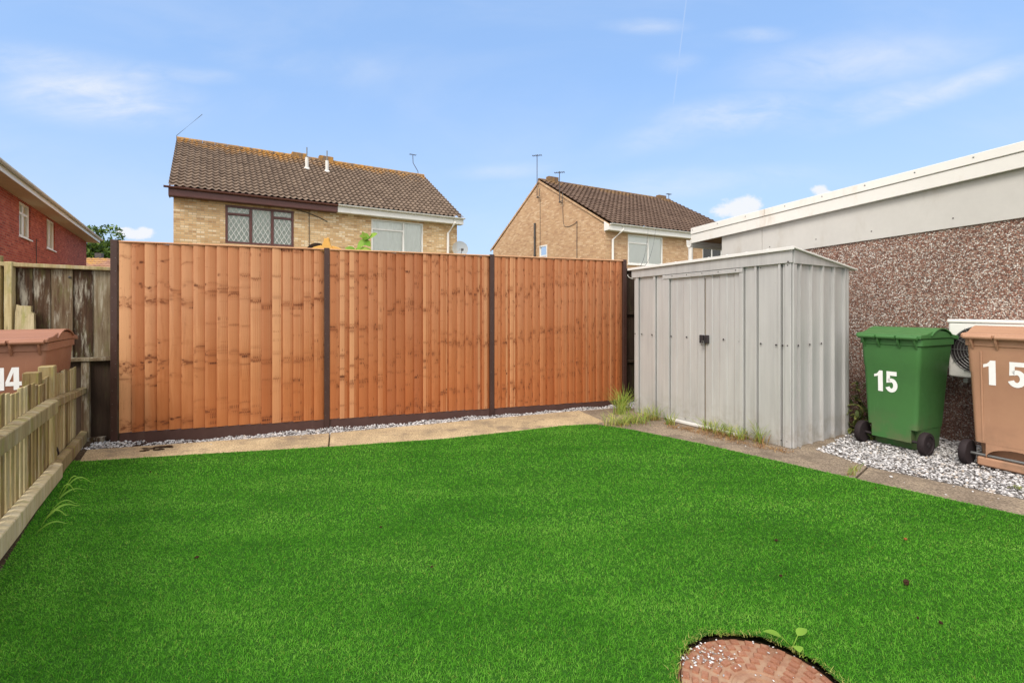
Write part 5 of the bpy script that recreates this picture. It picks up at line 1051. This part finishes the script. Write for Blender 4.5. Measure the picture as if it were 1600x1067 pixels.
mb = MB(); mb.prism([Oc + CU * Lc + CN * x + Z_ * z for x, z in ((cov, CZ - .01), (cov, EC), (-.1, EC + .28), (-.1, CZ - .01))], CU * -.03); mb.build('box_end', M['white'], hC)
mb = MB(); gutter(mb, e0 + CN * .065 + Z_ * (EC + .01), e0 + CU * (Lc + .05) + CN * .065 + Z_ * (EC + .0), CN); mb.build('gutter', M['garagetrim'], hC)
mb = MB(); q = C0 + CU * 6.0 + CN * .012; mb.tube([q + Z_ * .2, q + Z_ * 3.6], .01, 5); mb.build('cable', M['iron'], hC)
# ---------------------------------------------------------------- bungalow roof beyond
DU = Vector((.97, .243, 0)).normalized(); DN = Vector((DU.y, -DU.x, 0)); D0 = Vector((-31.0, 27.2, 0))
hD = thing('bungalow', 'low bungalow with orange lichen on its tiled roof beyond the red house', 'bungalow', D0 + DU * 4)
LD = 8.5; WD = 6.0; ED = 2.55; RD = 4.42; pd = math.atan2(RD - ED, WD / 2 + .3)
mb = MB(); wall_plane(mb, D0, DU, DN, LD, -.1, ED); 
for b0 in (D0, D0 + DU * LD): mb.poly([b0 + Z_ * -.1, b0 - DN * WD + Z_ * -.1, b0 - DN * WD + Z_ * ED, b0 - DN * WD / 2 + Z_ * (RD - .1), b0 + Z_ * ED])
mb.build('wall', M['tan'], hD, recalc=False)
Sv = (-DN * math.cos(pd) + Z_ * math.sin(pd)); Nv = (DN * math.sin(pd) + Z_ * math.cos(pd)); SLd = (WD / 2 + .3) / math.cos(pd); O_ = D0 + DN * .3 - DU * .2 + Z_ * ED
mb = MB(); roof_tiles(mb, O_, DU, LD + .4, Sv, SLd, Nv, .25, .3); eb = D0 - DN * (WD + .3) - DU * .2 + Z_ * ED; Sb = (DN * math.cos(pd) + Z_ * math.sin(pd)); mb.poly([eb, eb + DU * (LD + .4), eb + DU * (LD + .4) + Sb * SLd, eb + Sb * SLd]); rD = smooth_by_angle(mb.build('roof', M['tileD'], hD, frame=(O_, DU, Sv), recalc=False), 50)
p = hit(153, 399, O_ + Sv * SLd, DN); mb = MB(); mb.obox(p - DU * .18 - Z_ * .3, DU * .36, -DN * .3, Z_ * .45); mb.build('vent', M['iron'], rD)
# ================================================================ tree and plants beyond the fence
def make_tree(name, label, base, hgt, rad, trunk_h, nleaf, ls):
    t = thing(name, label, 'tree', base); mb = MB(); mb.tube([(0, 0, -.1), (.05, .03, trunk_h * .5), (.0, .0, trunk_h), (.1, .1, hgt * .75)], .2, 10, r1=.05)
    limbs = []
    for k in range(11):
        a = k * 2.4; z = trunk_h + (hgt * .72 - trunk_h) * random.random(); e = Vector((math.cos(a) * rad * random.uniform(.55, .85), math.sin(a) * rad * random.uniform(.55, .85), z + rad * random.uniform(.2, .5))); mb.tube([(0, 0, z), e * .5 + Vector((0, 0, z * .5)), e], .06, 6, r1=.02); limbs.append(e)
    mb.build('trunk', M['bark'], t, True, local=True)
    V = []; cz = (trunk_h + hgt) / 2; hz = (hgt - trunk_h) / 2; cl = []
    while len(cl) < 46:
        d = Vector((random.uniform(-1, 1), random.uniform(-1, 1), random.uniform(-1, 1)))
        if .3 < d.length < 1: cl.append((Vector((d.x * rad * .86, d.y * rad * .86, cz + d.z * hz * .86)), random.uniform(.28, .5) * rad * .75))
    n = nleaf; ci = rng.integers(0, len(cl), n); C_ = np.array([c[0][:] for c in cl])[ci]; r_ = np.array([c[1] for c in cl])[ci]
    dirs = rng.normal(0, 1, (n, 3)); dirs /= np.linalg.norm(dirs, axis=1)[:, None]; P_ = C_ + dirs * (r_ * (.45 + .55 * rng.random(n) ** .5))[:, None]
    u = rng.normal(0, 1, (n, 3)); u /= np.linalg.norm(u, axis=1)[:, None]; w = np.cross(u, dirs + rng.normal(0, .6, (n, 3))); w /= np.linalg.norm(w, axis=1)[:, None] + 1e-9
    s = ls * (.6 + .8 * rng.random(n))[:, None]; Q = np.stack([P_ - u * s, P_ + w * s * .5, P_ + u * s, P_ - w * s * .5], 1).reshape(-1, 3)
    np_mesh('crown', Q, np.arange(n * 4).reshape(-1, 4), M['tree'], rng.random(n), t); return t
make_tree('tree', 'dense green tree behind the red house and the bungalow roof', (-35.6, 41.0, 0), 8.35, 2.75, 1.6, 9000, .17)
pl = thing('leafy_plant', 'bright green leafy stem rising above the fence in front of the white window', 'plant', (-2.1, 7.3, 0))
q = lambda x, y, Y: Vector(((x - CX) / F * Y + 2.1, Y - 7.3, zat(y, Y)))
mb = MB(); mb.tube([(-.1, .1, -.05), (-.2, .1, 1.2), q(556, 394, 7.3), q(570, 378, 7.3), q(582, 367, 7.3)], .012, 6); mb.build('stem', M['bigleaf'], pl, True, local=True)
mb = MB()
for b0, b1, wd, cl_ in (((578, 371), (566, 369), .12, .1), ((578, 371), (586, 366), .09, .1), ((575, 375), (562, 383), .13, .1), ((570, 379), (575, 381), .08, .2), ((556, 393), (545, 388), .12, .2), ((557, 393), (573, 390), .13, .2), ((572, 376), (568, 366), .08, .1), ((574, 376), (577, 380), .06, .1), ((552, 397), (560, 389), .09, .1)):
    mb.cur = random.random(); a, c = q(*b0, 7.3), q(*b1, 7.25 + random.uniform(-.1, .1)); leaf(mb, a, c - a, (0, -1, .6), (c - a).length * 1.35, wd, cl_, 6)
for k in range(26):
    mb.cur = random.random(); z = random.uniform(.4, 1.6); leaf(mb, (-.2 + random.uniform(-.05, .05), .1, z), (random.uniform(-1, 1), random.uniform(-1, 1), .4), (0, 0, 1), .2, .09)
mb.build('foliage', M['bigleaf'], pl, True, local=True, recalc=False)
yo = thing('garden_ornament', 'yellow pointed wooden garden gable piece showing above the fence behind its second post', 'garden ornament', (-2.3, 7.0, 0))
qq = lambda x, y, Y=7.0: Vector(((x - CX) / F * Y + 2.3, Y - 7.0, zat(y, Y)))
mb = MB(); st = [(499, 394), (503, 384), (506, 378), (505, 372), (509, 374), (511, 371), (513, 374), (516, 372), (515.5, 378), (517, 383), (522, 386), (531, 388), (536, 392), (541, 396), (541, 402), (480, 402), (481, 390), (490, 386), (498, 381), (501, 386)]
# pointed centre and two arms, cut from 40 mm board
ctr = [(500, 400), (501, 389), (504, 380), (506, 375), (505, 371.5), (509, 373), (511, 371), (514, 372), (514, 377), (516, 383), (519, 389), (520, 400)]
mb.prism([qq(*p) for p in ctr], (0, .05, 0)); mb.build('finial', M['yellow'], yo, local=True, bevel=.006)
mb = MB(); mb.prism([qq(*p, 7.03) for p in ((519, 384), (526, 386), (533, 389), (541, 395), (543, 402), (515, 402))], (0, .04, 0)); mb.prism([qq(*p, 7.03) for p in ((480, 391), (490, 386), (502, 383), (506, 402), (478, 402))], (0, .04, 0)); mb.build('gable_arm', M['yellow'], yo, local=True, bevel=.006)
mb = MB(); A_ = [(478, 389), (484, 382.5), (492, 379.5), (499, 380), (503, 384)]; B_ = [(502, 387), (494, 384), (487, 386), (481, 391)]
mb.prism([qq(*p, 7.06) for p in A_ + B_], (0, .16, 0)); mb.build('arched_hood', M['old_dark'], yo, local=True)
mb = MB()
for x in (486, 536): mb.tube([qq(x, 402, 7.06) * 1.0, Vector((qq(x, 402, 7.06).x, .06, -.05))], .03, 8)
mb.build('leg', M['yellow'], yo, local=True)
cb = thing('overhead_cable', 'pair of thin drooping wires from the tan house down to the shed corner', 'cable', (0, 0, 0))
e = FL + Vector((-.03, .05, 1.72))
for dx in (0, .35):
    a = Vector(((1013 - CX) / F * 22.3 + dx, 22.3, zat(355, 22.3))); pts = [a.lerp(e, s) - Z_ * (.55 * 4 * s * (1 - s)) for s in np.linspace(0, 1, 14)]; mb = MB(); mb.tube(pts, .005, 5); mb.build('wire', M['iron'], cb)
mb = MB(); mb.tube([e + Vector((.12 * math.cos(t) + .08, .0, -.05 + .05 * math.sin(t) - .02)) for t in np.linspace(-3.3, .2, 12)], .004, 5); mb.build('loose_end', M['white'], cb)
# ================================================================ sky, sun, camera
SUN_EL, SUN_AZ = R(46), R(208)      # azimuth clockwise from +Y: behind the camera, to the left
w = bpy.data.worlds.new('World'); S.world = w; w.use_nodes = True; nt = w.node_tree
for n in list(nt.nodes): nt.nodes.remove(n)
class WT(NT):
    def __init__(s, t): s.t = t
W = WT(nt)
out = W.n('ShaderNodeOutputWorld'); bg = W.n('ShaderNodeBackground'); nt.links.new(bg.outputs[0], out.inputs[0])
sky = W.n('ShaderNodeTexSky', sky_type='NISHITA'); sky.sun_disc = False; sky.sun_elevation = SUN_EL; sky.sun_rotation = SUN_AZ; sky.altitude = 0; sky.air_density = 1.0; sky.dust_density = .6; sky.ozone_density = 1.6
tc = W.n('ShaderNodeTexCoord').outputs['Generated']; dx, dy, dz = W.sep(tc)
iy = W.math('DIVIDE', 1., W.math('MAXIMUM', dy, .02)); U_ = W.math('MULTIPLY', dx, iy); V_ = W.math('MULTIPLY', dz, iy)   # bearing and height of a sky direction
front = W.rng(dy, .05, .25)
def blob(x, y, rx, ry, rot=0., soft=(.0, 1.)):
    u0, v0 = (x - CX) / F, (HY - y) / F; a = W.math('SUBTRACT', U_, u0); b_ = W.math('SUBTRACT', V_, v0); c_, s_ = math.cos(rot), math.sin(rot)
    p = W.math('ADD', W.math('MULTIPLY', a, c_ / (rx / F)), W.math('MULTIPLY', b_, s_ / (rx / F))); q = W.math('ADD', W.math('MULTIPLY', a, -s_ / (ry / F)), W.math('MULTIPLY', b_, c_ / (ry / F)))
    return W.math('SQRT', W.math('ADD', W.math('MULTIPLY', p, p), W.math('MULTIPLY', q, q)))
uv = W.comb(U_, V_, 0.)
wis = W.noise(W.map(uv, (1.7, 4.2, 1)), 1., 6, .55, .5); wis2 = W.noise(W.map(uv, (7., 19., 1), (3, 1, 0)), 1., 6, .65, .5)
veil = None
for (x, y, rx, ry, rot, amt) in ((150, 150, 170, 52, -.12, .85), (215, 125, 60, 26, .2, .5), (60, 100, 190, 34, -.1, .45), (290, 118, 90, 16, -.05, .3), (1160, 178, 150, 34, .10, .7), (1060, 205, 120, 30, .25, .35), (1480, 140, 230, 22, .33, .5), (1380, 160, 180, 30, .25, .4), (1010, 42, 70, 14, .0, .45), (1185, 55, 60, 14, .0, .35), (1330, 100, 220, 46, .1, .35), (1060, 100, 50, 20, 0., .25), (1120, 284, 260, 26, .05, .3), (780, 268, 90, 14, .05, .25), (500, 105, 140, 30, -.05, .15)):
    d = blob(x, y, rx, ry, rot); m = W.math('MULTIPLY', W.rng(d, .0, 1.3, 1., 0.), amt * 1.5); veil = m if veil is None else W.math('MAXIMUM', veil, m)
veil = W.math('MULTIPLY', veil, W.rng(W.math('ADD', W.math('MULTIPLY', wis, .6), W.math('MULTIPLY', wis2, .4)), .28, .72))
hz = W.math('MULTIPLY', W.rng(wis, .42, .72), .14)
veil = W.math('ADD', veil, hz)
pn = W.noise(W.map(uv, (26., 34., 1)), 1., 8, .68); cum = None
for (x, y, rx, ry) in ((1152, 330, 38, 18), (1172, 318, 22, 14), (1136, 330, 24, 10), (1281, 298, 14, 9), (1288, 302, 14, 6), (212, 366, 30, 10), (225, 363, 16, 10), (196, 360, 14, 6)):
    d = W.math('ADD', blob(x, y, rx, ry), W.math('MULTIPLY', W.math('SUBTRACT', pn, .5), 1.9)); m = W.rng(d, .55, 1.15, 1., 0.); cum = m if cum is None else W.math('MAXIMUM', cum, m)
dl = W.math('ABSOLUTE', W.math('SUBTRACT', W.math('ADD', U_, W.math('MULTIPLY', W.math('SUBTRACT', V_, .6), -.125)), (1066 - CX) / F + .004)); con = W.math('MULTIPLY', W.rng(dl, .0006, .0022, 1., 0.), W.math('MULTIPLY', W.rng(V_, .3, .5), .16))
cl = W.math('MULTIPLY', W.math('MAXIMUM', W.math('MAXIMUM', veil, cum), con, ), front, None, True)
skyc = W.mix(.68, sky.outputs[0], (1.6, 2.5, 4.15, 1))
hs = W.n('ShaderNodeHueSaturation'); nt.links.new(skyc, hs.inputs['Color']); hs.inputs['Saturation'].default_value = 1.05; hs.inputs['Value'].default_value = 1.25
hzc = W.mix(W.rng(dz, .0, .42, .75, 0., 'LINEAR'), hs.outputs[0], (3.0, 3.75, 4.95, 1))
colr = W.mix(cl, hzc, (4.6, 4.75, 5.0, 1))
# unseen broken white cloud, added overhead and behind the camera as soft fill light
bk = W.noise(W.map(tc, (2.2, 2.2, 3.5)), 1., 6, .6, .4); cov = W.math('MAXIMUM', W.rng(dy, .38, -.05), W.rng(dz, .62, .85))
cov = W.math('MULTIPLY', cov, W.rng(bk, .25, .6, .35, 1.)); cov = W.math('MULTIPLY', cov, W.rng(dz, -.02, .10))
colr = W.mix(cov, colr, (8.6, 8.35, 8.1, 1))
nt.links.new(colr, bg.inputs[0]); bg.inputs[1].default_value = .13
sl = bpy.data.lights.new('sun', 'SUN'); sl.energy = 1.8; sl.angle = R(24); sl.color = (1, .92, .82); so = bpy.data.objects.new('sun', sl); COL.objects.link(so)
sd = Vector((math.sin(SUN_AZ) * math.cos(SUN_EL), math.cos(SUN_AZ) * math.cos(SUN_EL), math.sin(SUN_EL))); so.rotation_euler = (-sd).to_track_quat('-Z', 'Y').to_euler(); so.location = sd * 30
cd = bpy.data.cameras.new('camera'); cd.sensor_width = 36; cd.lens = F / 1600 * 36; cd.shift_y = -(533.5 - HY) / 1600; cd.clip_end = 1000; cd.clip_start = .05
co = bpy.data.objects.new('camera', cd); COL.objects.link(co); co.location = (0, 0, H); co.rotation_euler = (R(90), 0, 0); S.camera = co
S.view_settings.view_transform = 'Standard'; S.view_settings.look = 'None'; S.view_settings.exposure = .6; S.view_settings.gamma = 1
S.cycles.max_bounces = 8; S.cycles.transparent_max_bounces = 12
